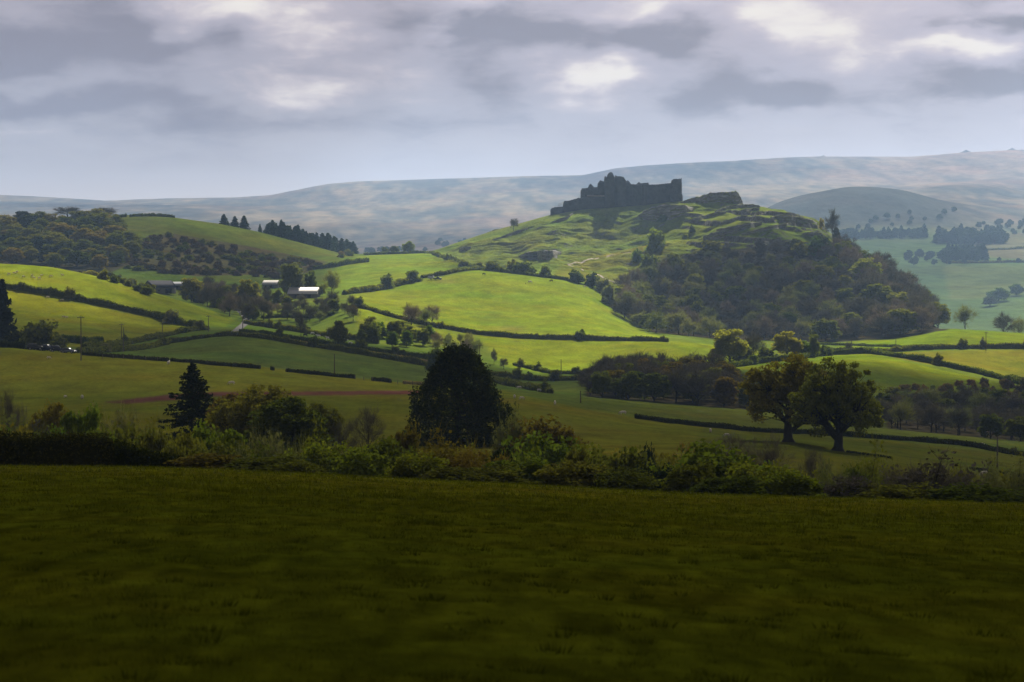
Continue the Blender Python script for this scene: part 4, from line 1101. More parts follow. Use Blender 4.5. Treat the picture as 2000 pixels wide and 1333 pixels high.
for sd, poly, n, hm, mats, lb in [
    (11, [(700, 668), (720, 655), (790, 655), (850, 668), (840, 684), (760, 680)], 16, 8.0, ['hedge', 'green', 'olive'], 'green leafing tree in the stream-side row left of the cypress'),
    (12, [(842, 688), (850, 668), (900, 672), (935, 690), (930, 702), (880, 698)], 16, 6.5, ['twig', 'twiggr'], 'pale leafless tree in the stream-side row near the cypress top'),
    (13, [(785, 632), (800, 626), (840, 632), (855, 640), (800, 640)], 6, 8.5, ['twiggr', 'twig'], 'pale leafless tree standing up from the hedge of the bright field'),
    (14, [(560, 575), (570, 560), (640, 556), (660, 566), (640, 580)], 8, 7.0, ['twiggr', 'olive', 'hedge'], 'tree behind the white-roofed barn'),
    (15, [(200, 546), (215, 540), (280, 556), (300, 574), (290, 580), (240, 558)], 14, 4.0, ['hedge', 'olive', 'twiggr'], 'bush in the row running up to the slate-roofed barn'),
    (16, [(350, 575), (400, 570), (440, 590), (420, 604), (370, 590)], 10, 5.0, ['hedge', 'hedgedk', 'olive'], 'dark bush below the golden tree by the barn'),
    (17, [(630, 500), (660, 488), (690, 492), (700, 500), (670, 506)], 7, 3.5, ['bracken', 'twiggr', 'olive'], 'russet bush at the foot of the conifer row')]:
    for p, u, v in scatter(sd, poly, 4.5, 880 if sd in (11, 12) else (1850 if sd == 17 else 1150), n, .5):
        mt_ = rw.choice(mats); H = hm * rw.uniform(.75, 1.2)
        kd = 'bushfar' if lb.startswith(('bush', 'dark bush', 'russet')) else ('bare' if mt_ in ('twig', 'twiggr') else 'leafy')
        l2 = lb
        plant(kd, 'bush' if kd == 'bushfar' else ('bare_tree' if kd == 'bare' else 'leafy_tree'), (p[0], p[1], p[2] - .2), H, H * (1.5 if kd == 'bushfar' else rw.uniform(.7, .95)), mt_, l2, 'bush' if kd == 'bushfar' else 'tree', lb)
# conifers behind the left hill
for u, y, vt, w, lb in [(438, 2000, 419, 26, 'small conifer on the skyline of the left hill, first of three'), (459, 2004, 423, 24, 'small conifer on the skyline of the left hill, middle of three'), (477, 2002, 422, 28, 'small conifer on the skyline of the left hill, last of three'), (508, 2006, 438, 11, 'tiny conifer between the three skyline conifers and the long row')]:
    stand('conifer', 'conifer_tree', u, y, vt, w, 'needlefar', lb, 'tree', 'skyline conifers on the left hill')
for u in np.arange(522, 694, 6.5):
    j = rw.uniform(-3, 3)
    vt = np.interp(u, [520, 545, 560, 590, 600, 640, 655, 690], [440, 431, 438, 446, 452, 460, 464, 474]) + rw.uniform(-4, 6)
    stand('conifer', 'conifer_tree', u + j, 2000 + rw.uniform(0, 45), vt, rw.uniform(24, 38), 'needlefar', 'dark conifer in the long row behind the left hill', 'tree', 'conifer row behind the left hill')
# far woods on the valley floor
for poly, n, ym, hh, lb in [([(1645, 461), (1805, 458), (1805, 466), (1645, 468)], 46, 3000, (9, 17), 'in the thin belt below the dark hill'),
                            ([(1828, 468), (1945, 466), (1958, 476), (1890, 479), (1830, 477)], 62, 3000, (14, 25), 'in the broad plantation on the valley floor'),
                            ([(1850, 500), (1920, 497), (1924, 508), (1850, 511)], 44, 2600, (11, 20), 'in the lower clump in front of the plantation')]:
    for q, (p, u, v) in enumerate(scatter(int(n + ym), poly, 7, ym, n, .3)):
        H = rw.uniform(*hh)
        if q % 5 < 2: plant('conifer', 'conifer_tree', (p[0], p[1], p[2] - .3), H, H * rw.uniform(.7, 1.0), 'needlefar', 'far blue conifer ' + lb, 'tree', 'far blue conifer ' + lb)
        else: plant('leafy', 'round_tree', (p[0], p[1], p[2] - .3), H * .85, H * rw.uniform(.8, 1.2), 'needlefar', 'far blue round-topped tree ' + lb, 'tree', 'far blue round-topped tree ' + lb)
for poly, n, ym, hh, lb in [([(1770, 502), (1845, 498), (1850, 516), (1775, 520)], 16, 2500, (8, 13), 'hazy round tree beside the far conifer clump'),
                            ([(1900, 440), (2010, 430), (2010, 470), (1940, 462)], 26, 3000, (6, 11), 'hazy dot-like tree on the pale slope at the far right'),
                            ([(1850, 515), (2010, 508), (2010, 514), (1850, 519)], 14, 2900, (4, 8), 'hazy little tree along the far field hedge'),
                            ([(1400, 460), (1640, 430), (1880, 410), (1900, 425), (1650, 455)], 22, 3300, (6, 11), 'hazy tree dotted on the dark hill'),
                            ([(850, 470), (1050, 470), (1050, 480), (850, 485)], 12, 2300, (6, 9), 'hazy tree at the foot of the moor left of the castle hill'),
                            ([(715, 492), (835, 490), (835, 496), (715, 497)], 12, 2300, (6, 9), 'hazy tree in the gap beyond the saddle')]:
    for p, u, v in scatter(int(n * 3 + ym), poly, 14, ym, n, .3):
        H = rw.uniform(*hh)
        plant('leafy', 'round_tree', (p[0], p[1], p[2] - .3), H, H * rw.uniform(.9, 1.3), 'needlefar', lb, 'tree', lb)

# =================================================================== hedges
def hedge(pts, h, w, label, mat='hedge', ymin=0, card=None, dens=1.0, top='', name='hedge', sink=.2, world=None, seed=None, topmat=False, bushes=0):
    P = [np.array(see(u, v, ymin)) for u, v in pts] if world is None else [np.array(p) for p in world]
    rng = np.random.default_rng(int(abs(pts[0][0]) * 31 + abs(pts[0][1]) * 7) if seed is None else seed)
    # resample about every 2.5 m and sit on the ground
    L = [0.0]
    for a, b in zip(P[:-1], P[1:]): L.append(L[-1] + float(np.hypot(b[0] - a[0], b[1] - a[1])))
    n = max(int(L[-1] / 2.5), 4)
    s = np.linspace(0, L[-1], n)
    X = np.interp(s, L, [p[0] for p in P]); Y = np.interp(s, L, [p[1] for p in P])
    Z = np.array([ground(x, y) for x, y in zip(X, Y)])
    tx, ty = np.gradient(X), np.gradient(Y); ln = np.hypot(tx, ty) + 1e-9
    nx, ny = -ty / ln, tx / ln
    h0, h1 = h if isinstance(h, tuple) else (h, h); h = max(h0, h1)
    hh = np.linspace(h0, h1, n) * .9 * (1 + .42 * fbm(s / 6.0, np.full(n, L[-1] * .01), 3, 5) + .25 * fbm(s / 25.0, np.full(n, L[-1] * .02), 2, 6)); ww = w * (1 + .35 * fbm(s / 9.0, np.full(n, 3.3), 3, 7))
    prof = [(-.5, 0), (-.46, .55), (-.30, .88), (0, .97), (.30, .88), (.46, .55), (.5, 0)]
    V = []
    for i in range(n):
        for (a, b) in prof:
            j = rng.normal() * .05
            V.append((X[i] + nx[i] * ww[i] * (a + j) * .86, Y[i] + ny[i] * ww[i] * (a + j) * .86, Z[i] - sink + hh[i] * b * .92 * (1 + rng.normal() * .04) + (sink if b > 0 else 0)))
    k = len(prof); Q = []
    for i in range(n - 1):
        for j in range(k - 1):
            Q.append((i * k + j, i * k + j + 1, (i + 1) * k + j + 1, (i + 1) * k + j))
    T = [(0, j, j + 1) for j in range(1, k - 1)] + [((n - 1) * k, (n - 1) * k + j + 1, (n - 1) * k + j) for j in range(1, k - 1)]
    V = np.array(V); var = rng.uniform(0, .35, len(V))
    dist = float(np.mean(Y))
    cs = card or max(.16, dist * .00042)
    m = int(min(9000, L[-1] * (h * 2 + w) / (cs * cs) * .9 * dens))
    si = rng.uniform(0, n - 1.001, m); i0 = si.astype(int); f = si - i0
    def ip(a): return a[i0] * (1 - f) + a[np.minimum(i0 + 1, n - 1)] * f
    th = rng.uniform(0, math.pi, m)
    rr = rng.uniform(.85, 1.12, m)
    a = np.cos(th) * .5 * rr; b = np.sin(th) ** .6 * rr * .97
    C_ = np.stack([ip(X) + ip(nx) * ip(ww) * a, ip(Y) + ip(ny) * ip(ww) * a, ip(Z) + ip(hh) * np.clip(b, .04, 1.25)], 1)
    v_, q_, r_ = cards(rng, C_, cs, 1.4)
    VV = np.concatenate([V, v_]); QQ = np.concatenate([np.array(Q), q_ + len(V)])
    me = leaf_mesh(name, VV, QQ, np.concatenate([var, r_]), T)
    o = link(name, me, M[mat])
    for q in range(bushes):
        i = int(rng.integers(1, n - 1)); H = h * rng.uniform(1.3, 2.3)
        wd = label.split(',')[0].split()[:11]
        while wd[-1] in ('and', 'the', 'of', 'to', 'a', 'between', 'with'): wd.pop()
        lb = 'bush growing out of the ' + ' '.join(wd)
        plant('bushfar', 'bush', (X[i], Y[i], Z[i] - .1), H, H * rng.uniform(.9, 1.5), ['hedge', 'olive', 'hedge', 'twiggr'][q % 4], lb, 'bush', lb)
    return tagged(o, label, 'hedge')
hedge([(0, 561), (100, 577), (200, 597), (300, 620), (395, 640)], 3.0, 2.6, 'long dark hedge slanting down between the two sunlit left fields', ymin=900, bushes=5)
hedge([(122, 668), (160, 672), (200, 674)], 2.6, 2.4, 'short dark hedge right of the bush behind the parked cars', ymin=780)
hedge([(165, 682), (250, 672), (330, 656), (405, 644)], 2.0, 2.6, 'straw-topped hedge along the lower edge of the sunlit left field', 'hedge', 780, bushes=4)
hedge([(150, 692), (260, 685), (330, 671), (400, 661), (480, 658), (560, 670), (640, 683)], 1.9, 2.2, 'curving hedge along the lane, its left stretch with a pale top', 'hedge', 780, bushes=4)
hedge([(640, 683), (720, 696), (830, 715), (960, 745), (1075, 769)], 2.2, 2.2, 'dark lower hedge of the pair running right to the cypress and beyond', 'hedge', 780, bushes=4)
hedge([(468, 650), (560, 662), (650, 675), (740, 688), (850, 705)], 2.0, 2.0, 'upper hedge of the pair along the track below the cattle', 'hedge', 780, bushes=4)
hedge([(470, 654), (560, 666), (650, 679), (740, 692), (850, 710)], .7, 1.6, 'pale grass bank between the paired hedges', 'verge', 780, name='grass_bank')
hedge([(0, 682), (25, 685), (48, 688)], 2.0, 2.0, 'dark hedge left of the parked cars', 'hedgedk', 735)
hedge([(160, 694), (240, 700), (330, 707)], 1.0, 1.2, 'low dark bank right of the parked cars', 'hedgedk', 690)
hedge([(334, 706), (420, 714), (508, 721)], 1.0, 1.2, 'clipped hedge on the brow of the near field, left piece', 'hedgedk', 690)
hedge([(528, 723), (536, 724)], 1.0, 1.2, 'tiny clipped hedge remnant on the brow of the near field', 'hedgedk', 690)
hedge([(560, 727), (600, 731), (640, 735), (693, 740)], 1.0, 1.2, 'clipped hedge on the brow of the near field, middle piece', 'hedgedk', 690)
hedge([(728, 744), (762, 748)], 1.0, 1.2, 'clipped hedge on the brow of the near field, short right piece', 'hedgedk', 690)
hedge([(788, 750), (835, 754)], .9, 1.3, 'thin grassy hedge end beside the cypress', 'verge', 690)
hedge([(688, 600), (760, 618), (800, 628), (860, 641), (930, 653), (1000, 659), (1137, 664), (1230, 666), (1305, 668)], 2.3, 2.4, 'long curving hedge along the front of the large bright field', ymin=1000, bushes=6)
hedge([(672, 576), (730, 569), (780, 558), (815, 549)], 3.4, 3.2, 'thick hedge between the two bright fields, left of the gateway', ymin=1300, bushes=3)
hedge([(823, 544), (870, 537), (935, 528)], 2.6, 3.0, 'thick hedge between the two bright fields, right of the gateway', ymin=1300)
hedge([(935, 528), (985, 533), (1060, 542), (1110, 549)], 2.2, 2.6, 'hedge along the far edge of the large bright field', ymin=1300, bushes=3)
hedge([(847, 498), (870, 506), (905, 517), (932, 526)], 2.4, 2.6, 'hedge climbing the west foot of the castle hill', ymin=1500, bushes=3)
hedge([(712, 498), (770, 497), (830, 495), (848, 497)], 2.0, 2.4, 'hedge along the saddle between the hills', ymin=1800)
hedge([(612, 527), (660, 521), (718, 512)], 3.4, 3.2, 'thick hedge at the upper left corner of the far bright field', ymin=1500)
hedge([(512, 622), (560, 620), (620, 618), (650, 616)], 2.0, 2.2, 'dark hedge behind the strip field by the farm', ymin=980, bushes=4)
hedge([(478, 633), (560, 646), (650, 660), (740, 672)], 2.4, 2.2, 'dark hedge behind the cattle', ymin=960, bushes=4)
hedge([(1418, 720), (1480, 710), (1560, 702), (1620, 694), (1690, 691), (1750, 698), (1830, 713), (1910, 730), (1980, 747), (2060, 768)], 2.6, 2.6, 'long hedge bending over the bright field behind the big oaks', ymin=900, bushes=6)
hedge([(1598, 684), (1680, 685), (1725, 688)], 1.6, 1.8, 'thin hedge running from the row of small trees', ymin=1150)
hedge([(1725, 689), (1780, 685), (1850, 682), (1930, 681), (2060, 682)], 2.6, 2.6, 'straight dark hedge below the right-hand brow field', ymin=1100, bushes=4)
hedge([(1590, 672), (1680, 676), (1760, 679), (1850, 676)], 1.2, 1.5, 'low hedge along the foot of the hillside wood', ymin=1200)
hedge([(1240, 817), (1320, 828), (1400, 836), (1470, 843)], 1.1, 1.6, 'dark hedge left of the big oaks', 'hedgedk', 560)
hedge([(1470, 843), (1560, 848), (1640, 852), (1735, 859)], 1.1, 1.6, 'dark hedge passing behind the trunks of the big oaks', 'hedgedk', 560)
hedge([(1735, 859), (1800, 864), (1870, 869), (1920, 877), (2060, 898)], 1.3, 1.7, 'dark hedge right of the big oaks', 'hedgedk', 560, bushes=3)
hedge([(1004, 714), (1040, 722), (1085, 731), (1135, 731)], 1.8, 2.0, 'dark hedge on the lower edge of the bright field right of the cypress', ymin=930, bushes=3)
hedge([(948, 732), (1010, 741), (1080, 744), (1135, 743)], 2.2, 2.4, 'thick hedge joining the valley wood from the left', ymin=860, bushes=3)
hedge([(1655, 884), (1700, 890), (1742, 896)], .35, .8, 'low dark bank in the field below the right big oak', 'hedgedk', 380)
hedge([(1895, 917), (1960, 926), (2060, 940)], .6, 1.0, 'low hedge at the right edge beyond the shrubs', 'hedgedk', 330)
hedge([(255, 424), (300, 423), (342, 426)], 2.2, 2.6, 'dark hedge on the crest of the left hill', ymin=1900)
hedge([(228, 425), (248, 424)], 2.0, 2.6, 'short dark hedge on the left hill crest beside a leafless tree', ymin=1900)
hedge([(1850, 515), (1920, 514), (2040, 513)], 3, 4, 'hazy hedge across the far valley fields', ymin=2500)
hedge([(1905, 490), (2040, 484)], 3, 4, 'hazy hedge near the far plantation', ymin=2800)
hedge([(0, 905), (60, 905), (150, 905), (250, 906)], 2.9, 3.0, 'clipped dark hedge along the end of the near field at the left', 'hedgedk', 0, card=.15, world=[at(-160, 210), at(60, 210), at(170, 211), at(215, 212)], seed=77, dens=1.6)
hedge([(250, 906), (345, 912)], (2.7, 1.0), 2.6, 'lower sloping end of the dark hedge at the left of the near field', 'hedgedk', 0, card=.15, world=[at(218, 212), at(300, 213), at(420, 216)], seed=78, dens=1.6)

# =================================================================== lane, track
def strip(name, pts, w, mat, ymin, lift=.08, label=None):
    P = [np.array(see(u, v, ymin)) for u, v in pts]
    L = [0.0]
    for a, b in zip(P[:-1], P[1:]): L.append(L[-1] + float(np.hypot(b[0] - a[0], b[1] - a[1])))
    n = max(int(L[-1] / 2.0), 6); s = np.linspace(0, L[-1], n)
    X = np.interp(s, L, [p[0] for p in P]); Y = np.interp(s, L, [p[1] for p in P])
    tx, ty = np.gradient(X), np.gradient(Y); ln = np.hypot(tx, ty) + 1e-9
    V, Q = [], []
    for i in range(n):
        for k in range(5):
            a = (k - 2) / 4 * w
            x, y = X[i] - ty[i] / ln[i] * a, Y[i] + tx[i] / ln[i] * a
            V.append((x, y, ground(x, y) + lift + (.03 if k in (1, 2, 3) else 0)))
    for i in range(n - 1):
        for k in range(4): Q.append((i * 5 + k, i * 5 + k + 1, (i + 1) * 5 + k + 1, (i + 1) * 5 + k))
    o = link(name, mesh_np(name, V, Q, smooth=True), mat)
    return tagged(o, label, kind='structure')
M['lane'] = plain_mat('lane_gravel', (.085, .08, .078), nscale=.8)
M['dirt'] = plain_mat('worn_earth', (.17, .13, .08), nscale=.8)
strip('lane', [(456, 652), (466, 643), (478, 633), (482, 624), (470, 610), (452, 600), (436, 592)], 3.2, M['lane'], 930, .12, 'pale lane climbing to the farm')
strip('path', [(1245, 566), (1180, 545), (1110, 516), (1150, 507), (1190, 499), (1240, 494)], 1.6, M['dirt'], 1560, .10, 'worn path crossing the castle hillside')

# =================================================================== castle ruin
STONE = plain_mat('castle_stone', (.055, .053, .054), nscale=.3, noise=.7, bump=1.0)
STONE_SUNLIT = plain_mat('sunlit_stone', (.26, .21, .20), nscale=.6, noise=.3, bump=.5)  # lit copy of the castle stone, sunlight mixed into the colour
CYF = 1976.0
castle = bpy.data.objects.new('castle', None); COL.objects.link(castle)
castle.location = at(1210, CYF)
tagged(castle, 'ruined stone castle with broken towers on top of the steep crag', 'castle')
def ruin(name, prof, y0, y1, vbase, round_=0.0, label=None, mat=None, jag=.35, seed=1, du=1.0):
    """a wall or tower: its broken top line, a rough front, real depth"""
    rng = np.random.default_rng(seed)
    us = np.arange(prof[0][0], prof[-1][0] + du * .5, du)
    pn = np.array(prof, float)
    tops = np.interp(us, pn[:, 0], pn[:, 1])
    bases = np.interp(us, [p[0] for p in vbase], [p[1] for p in vbase]) if isinstance(vbase, list) else np.full(len(us), float(vbase))
    mid, half = (us[0] + us[-1]) / 2, (us[-1] - us[0]) / 2
    rows = 10; V = []
    nc = len(us); depth = [(0, 1)]
    for side in (0, 1):
        for j in range(rows + 1):
            t = j / rows
            for i, u in enumerate(us):
                yb = y0 - round_ * math.sqrt(max(0, 1 - ((u - mid) / (half + .01)) ** 2)) if side == 0 else y1
                zt = y0 * float(wrow(tops[i])); zb = y0 * float(wrow(bases[i])) - 2.5
                z = zb + (zt - zb) * t
                x = (u - 1000) / F * y0
                amp = jag * (1.1 if side == 0 else .4)
                nx_ = amp * fbm(x * .45 + seed, z * .45, 3, seed) ; nz_ = 0
                if j == rows: z += jag * .8 * rng.normal() * .45
                V.append((x + nx_ * .4 - castle.location[0], yb + nx_ - castle.location[1], z - castle.location[2]))
    N = nc * (rows + 1); Q = []
    ix = lambda s, j, i: s * N + j * nc + i
    for j in range(rows):
        for i in range(nc - 1):
            Q.append((ix(0, j, i), ix(0, j, i + 1), ix(0, j + 1, i + 1), ix(0, j + 1, i)))
            Q.append((ix(1, j, i + 1), ix(1, j, i), ix(1, j + 1, i), ix(1, j + 1, i + 1)))
        for i, fl in ((0, 0), (nc - 1, 1)):
            q = (ix(1, j, i), ix(0, j, i), ix(0, j + 1, i), ix(1, j + 1, i)); Q.append(q if not fl else q[::-1])
    for i in range(nc - 1):
        Q.append((ix(0, rows, i), ix(0, rows, i + 1), ix(1, rows, i + 1), ix(1, rows, i)))
    o = link(name, mesh_np(name, V, Q), mat or STONE, castle)
    if label: o['label'] = label
    return o
BASE = [(1070, 420), (1100, 417), (1130, 410), (1175, 404), (1215, 406), (1240, 402), (1265, 398), (1290, 395), (1335, 390)]
ruin('outer_wall', [(1075, 412), (1076, 408), (1082, 405), (1090, 404.5), (1099, 404), (1101, 394), (1104, 392.5), (1109, 393), (1115, 391), (1124, 389), (1129.5, 386.5), (1136, 388)], CYF - 6, CYF - 3.5, BASE, seed=3, label='low broken outer wall stepping down the left side')
ruin('west_wall', [(1135, 372), (1135.6, 369), (1138, 368), (1148, 367.5), (1151, 360.5), (1154, 359), (1158, 364), (1160, 366), (1169, 365.5)], CYF + 1, CYF + 4, BASE, seed=4)
ruin('west_side_wall', [(1135, 371), (1137.5, 371)], CYF + 4, CYF + 26, BASE, seed=5, jag=.2, du=.5)
ruin('west_terrace_wall', [(1136, 386.5), (1150, 386), (1165, 386.5), (1181, 387)], CYF - 5, CYF - 3.2, BASE, seed=14)
ruin('stair_turret', [(1167, 366), (1168, 358), (1171.6, 353), (1176, 354), (1182, 355.5)], CYF - 2, CYF + 8, BASE, 1.5, seed=6)
ruin('gatehouse_tower', [(1180.5, 355), (1181.5, 344), (1183, 345.5), (1185.4, 346.7), (1188, 338.8), (1190, 337.4), (1192, 337), (1195.6, 337.8), (1198.5, 344), (1201, 348)], CYF - 6, CYF + 10, BASE, 4.0, seed=7, label='tallest broken tower with a ragged peak')
ruin('gatehouse_tower', [(1201, 349), (1202, 342.4), (1205, 344.6), (1212, 345.6), (1218, 346.7), (1221, 352), (1223, 354)], CYF - 5, CYF + 10, BASE, 4.0, seed=8, label='lower broken tower right of the tallest one')
ruin('hall_wall', [(1222, 356), (1224, 353.3), (1227, 353), (1232, 359), (1233, 362)], CYF + 2, CYF + 12, BASE, seed=9)
ruin('curtain_wall', [(1230, 360), (1241, 360.5), (1251, 360.5), (1267, 361), (1285, 360.3), (1300, 358.8), (1312.5, 357.6)], CYF - 1, CYF + 2, BASE, seed=10, label='long level curtain wall between the towers')
ruin('inner_wall', [(1242, 361), (1247, 356), (1250, 357), (1251.4, 359), (1257, 357.6), (1262, 357.4), (1266, 357), (1267.5, 361)], CYF + 16, CYF + 19, BASE, seed=11)
ruin('chapel_tower', [(1253, 361), (1256, 359.5), (1262, 359.5), (1264, 362)], CYF - 5, CYF - 1, BASE, 2.0, seed=15, jag=.25)
ruin('corner_tower', [(1311, 357.8), (1313, 351.5), (1316.6, 349.6), (1324, 349.8), (1329.7, 349.6), (1330.4, 348), (1331.5, 348)], CYF - 3, CYF + 9, BASE, 0.6, seed=12, label='square corner tower at the right end')
ruin('corner_footing', [(1309, 380), (1318, 377), (1326, 376), (1331, 378), (1333, 384)], CYF - 5.5, CYF - 3.2, BASE, .8, seed=13, jag=.5)
ruin('back_wall', [(1137, 369), (1180, 364), (1225, 362), (1310, 361), (1331, 356)], CYF + 26, CYF + 28.5, BASE, seed=16)
ruin('east_side_wall', [(1329, 359), (1331.3, 359)], CYF + 9, CYF + 26, BASE, seed=17, jag=.2, du=.5)
# wall walk, its sunlight put into a paler stone colour
V, Q = [], []
x0, x1_ = (1146 - 1000) / F * CYF, (1180 - 1000) / F * CYF
zt = CYF * float(wrow(383.0))
pv_, pq_ = [], []
for i in range(25):
    x = x0 + (x1_ - x0) * i / 24
    h_ = .5 * math.sin(i * 1.7) * .3
    for (dy, dz) in ((-4.6, -.7), (-4.6, .0 + h_), (-2.6, .4 + h_), (-2.6, -.7)):
        pv_.append((x - castle.location[0], CYF + dy - .9 - castle.location[1], zt + dz - castle.location[2]))
for i in range(24):
    for k in range(4):
        pq_.append((i * 4 + k, (i + 1) * 4 + k, (i + 1) * 4 + (k + 1) % 4, i * 4 + (k + 1) % 4))
pq_ += [(0, 1, 2, 3), (99, 98, 97, 96)]
ww_ = link('wall_walk', mesh_np('wall_walk', pv_, pq_), STONE_SUNLIT, castle); ww_['label'] = 'pinkish ledge with sunlight painted in as pale stone'
# railing on the approach
M['timber'] = plain_mat('weathered_timber', (.12, .10, .08), nscale=4)
def box_into(V, Q, c, s):
    b = len(V)
    for dz in (-1, 1):
        for dx, dy in ((-1, -1), (1, -1), (1, 1), (-1, 1)):
            V.append((c[0] + dx * s[0] / 2, c[1] + dy * s[1] / 2, c[2] + dz * s[2] / 2))
    for q in ((0, 3, 2, 1), (4, 5, 6, 7), (0, 1, 5, 4), (1, 2, 6, 5), (2, 3, 7, 6), (3, 0, 4, 7)): Q.append(tuple(b + i for i in q))
V, Q = [], []
pp = []
for i in range(5):
    x, y, z = at(1090 + i * 2.4, CYF - 8)
    z = CYF * float(wrow(404.5 - i * .8))
    box_into(V, Q, (x, y, z + .9), (.16, .16, 2.4)); pp.append((x, y, z))
for z_ in (.9, 1.9):
    for a, b in zip(pp[:-1], pp[1:]):
        m_ = [(p + q) / 2 for p, q in zip(a, b)]
        box_into(V, Q, (m_[0], m_[1], m_[2] + z_), (abs(b[0] - a[0]), .08, .12))
V = [(v[0] - castle.location[0], v[1] - castle.location[1], v[2] - castle.location[2]) for v in V]
link('railing', mesh_np('railing', V, Q), M['timber'], castle)

# =================================================================== rock outcrops on the crag
ROCKM = bpy.data.materials.new('limestone'); ROCKM.use_nodes = True
g = NT(ROCKM.node_tree)
out = g.n('ShaderNodeOutputMaterial'); bs = g.n('ShaderNodeBsdfPrincipled'); bs.inputs['Roughness'].default_value = .95; bs.inputs['Specular IOR Level'].default_value = .05
g.t.links.new(bs.outputs[0], out.inputs[0])
geo = g.n('ShaderNodeNewGeometry')
n1 = g.noise(g.vmap(geo.outputs['Position'], scale=(.45, .45, 2.6)), .30, 6, .68)
rc = g.ramp(n1, [(.3, (.07, .065, .06)), (.5, (.18, .17, .155)), (.72, (.36, .34, .31))])
sn = g.n('ShaderNodeSeparateXYZ'); g.put(sn.inputs[0], geo.outputs['True Normal'])
tf = g.maprange(g.math('ADD', sn.outputs[2], g.math('MULTIPLY', g.math('SUBTRACT', n1, .5), .5)),   .42, .68, 0, 1, True)
g.put(bs.inputs['Base Color'], g.mix(tf, rc, (.115, .135, .022)))
b_ = g.n('ShaderNodeBump'); b_.inputs['Strength'].default_value = 1.0; b_.inputs['Distance'].default_value = 1.2
g.put(b_.inputs['Height'], n1); g.t.links.new(b_.outputs[0], bs.inputs['Normal'])
def outcrop(top, bot, label, depth=9.0, seed=1, jag=1.0, ymin=1500, name='rock_outcrop', Y=None, ledges=3):
    us = np.arange(top[0][0], top[-1][0] + .5, 1.2)
    tv = np.interp(us, [p[0] for p in top], [p[1] for p in top]); bv = np.interp(us, [p[0] for p in bot], [p[1] for p in bot])
    rows, back = 12, 4
    V = []; nc = len(us)
    ys = np.array([see(u, v, ymin)[1] for u, v in zip(us, bv)]) if Y is None else np.full(nc, float(Y))
    ys = np.convolve(np.pad(ys, 4, mode='edge'), np.ones(9) / 9, 'valid')
    for i, u in enumerate(us):
        x = (u - 1000) / F * ys[i]
        e = min(i, nc - 1 - i) / max(nc - 1, 1) * 2
        taper = min(1, e * 3.5)
        zb, zt = ys[i] * float(wrow(bv[i])) - 1.2, ys[i] * float(wrow(tv[i]))
        col = []
        for j in range(rows + 1):
            t = j / rows
            z = zb + (zt - zb) * t
            step = math.floor(t * ledges + .35 * vnoise(np.array(u / 9.0), np.array(seed * 1.7), 5)) / ledges
            n_ = fbm(np.array(x / 5.0 + seed * 3), np.array(z / 2.6), 4, seed)
            yy = ys[i] + step * depth * .25 + t * depth * .10 + n_ * jag * 1.5 * taper
            zz = z + .6 * jag * fbm(np.array(x / 2.2), np.array(z / 2 + seed), 3, seed + 3) * taper
            col.append((x + .7 * jag * fbm(np.array(x / 3), np.array(z / 3 + 9), 2, seed + 5), yy, float(zz)))
        l = col[-1]
        for j in range(1, back + 1):
            t = j / back
            yb = l[1] + depth * t
            zg = ground(x, yb) - 1.0
            z = l[2] * (1 - t) + zg * t + .35 * jag * fbm(np.array(x / 2), np.array(yb / 2), 2, seed + 8) * (1 - t)
            col.append((x, yb, float(z)))
        V += col
    k = rows + 1 + back
    Q = [(i * k + j, (i + 1) * k + j, (i + 1) * k + j + 1, i * k + j + 1) for i in range(nc - 1) for j in range(k - 1)]
    for end in (0, nc - 1):          # close the two ends
        base = end * k
        c = len(V); V.append(tuple(np.mean([V[base + j] for j in range(k)], 0)))
    T = []
    for e_, end in enumerate((0, nc - 1)):
        c = nc * k + e_
        for j in range(k - 1):
            T.append((c, end * k + j, end * k + j + 1) if e_ == 0 else (c, end * k + j + 1, end * k + j))
    o = link(name, mesh_np(name, [tuple(map(float, v)) for v in V], Q, T), ROCKM)
    return tagged(o, label, 'rock', 'rock outcrops on the castle crag')
outcrop([(1246, 422), (1256, 412), (1272, 405), (1290, 401), (1315, 399), (1338, 400), (1356, 406)], [(1246, 424), (1262, 431), (1285, 433), (1310, 430), (1335, 421), (1356, 410)], 'broad grey cliff face just below the right end of the castle', 10, 2)
outcrop([(1330, 394), (1345, 389), (1360, 384.5), (1385, 378), (1410, 376), (1428, 375), (1437, 371.5), (1443, 376), (1448, 386), (1452, 397)], [(1330, 406), (1370, 410), (1400, 410), (1430, 409), (1452, 408)], 'highest crag, a long grey hump ending in a cliff right of the castle', 14, 3, 1.9, Y=1950)
outcrop([(1396, 412), (1420, 402), (1450, 398), (1482, 400), (1486, 404)], [(1396, 416), (1420, 410), (1450, 406), (1486, 406)], 'flat ledge under the cliff end of the highest crag', 8, 4)
outcrop([(1432, 416), (1455, 408), (1484, 406)], [(1432, 420), (1455, 415), (1484, 411)], 'thin pale ledge below the flat ledge', 6, 5)
outcrop([(1336, 432), (1370, 422), (1400, 414), (1418, 412)], [(1336, 436), (1370, 430), (1400, 423), (1418, 417)], 'slanting rock band right of the broad grey cliff', 7, 6)
outcrop([(1408, 434), (1425, 428), (1452, 420), (1460, 421)], [(1408, 440), (1425, 437), (1452, 427), (1460, 424)], 'short dark rock rib left of the grassy crest', 6, 7)
outcrop([(1505, 424), (1525, 420), (1560, 423), (1580, 427), (1596, 434)], [(1505, 428), (1525, 430), (1560, 434), (1580, 437), (1596, 438)], 'dark rock band under the right-hand grassy crest', 7, 8)
outcrop([(1400, 448), (1430, 441), (1460, 435), (1488, 433)], [(1400, 460), (1430, 458), (1460, 448), (1488, 440)], 'large dark rock step in the middle of the crags', 8, 9)
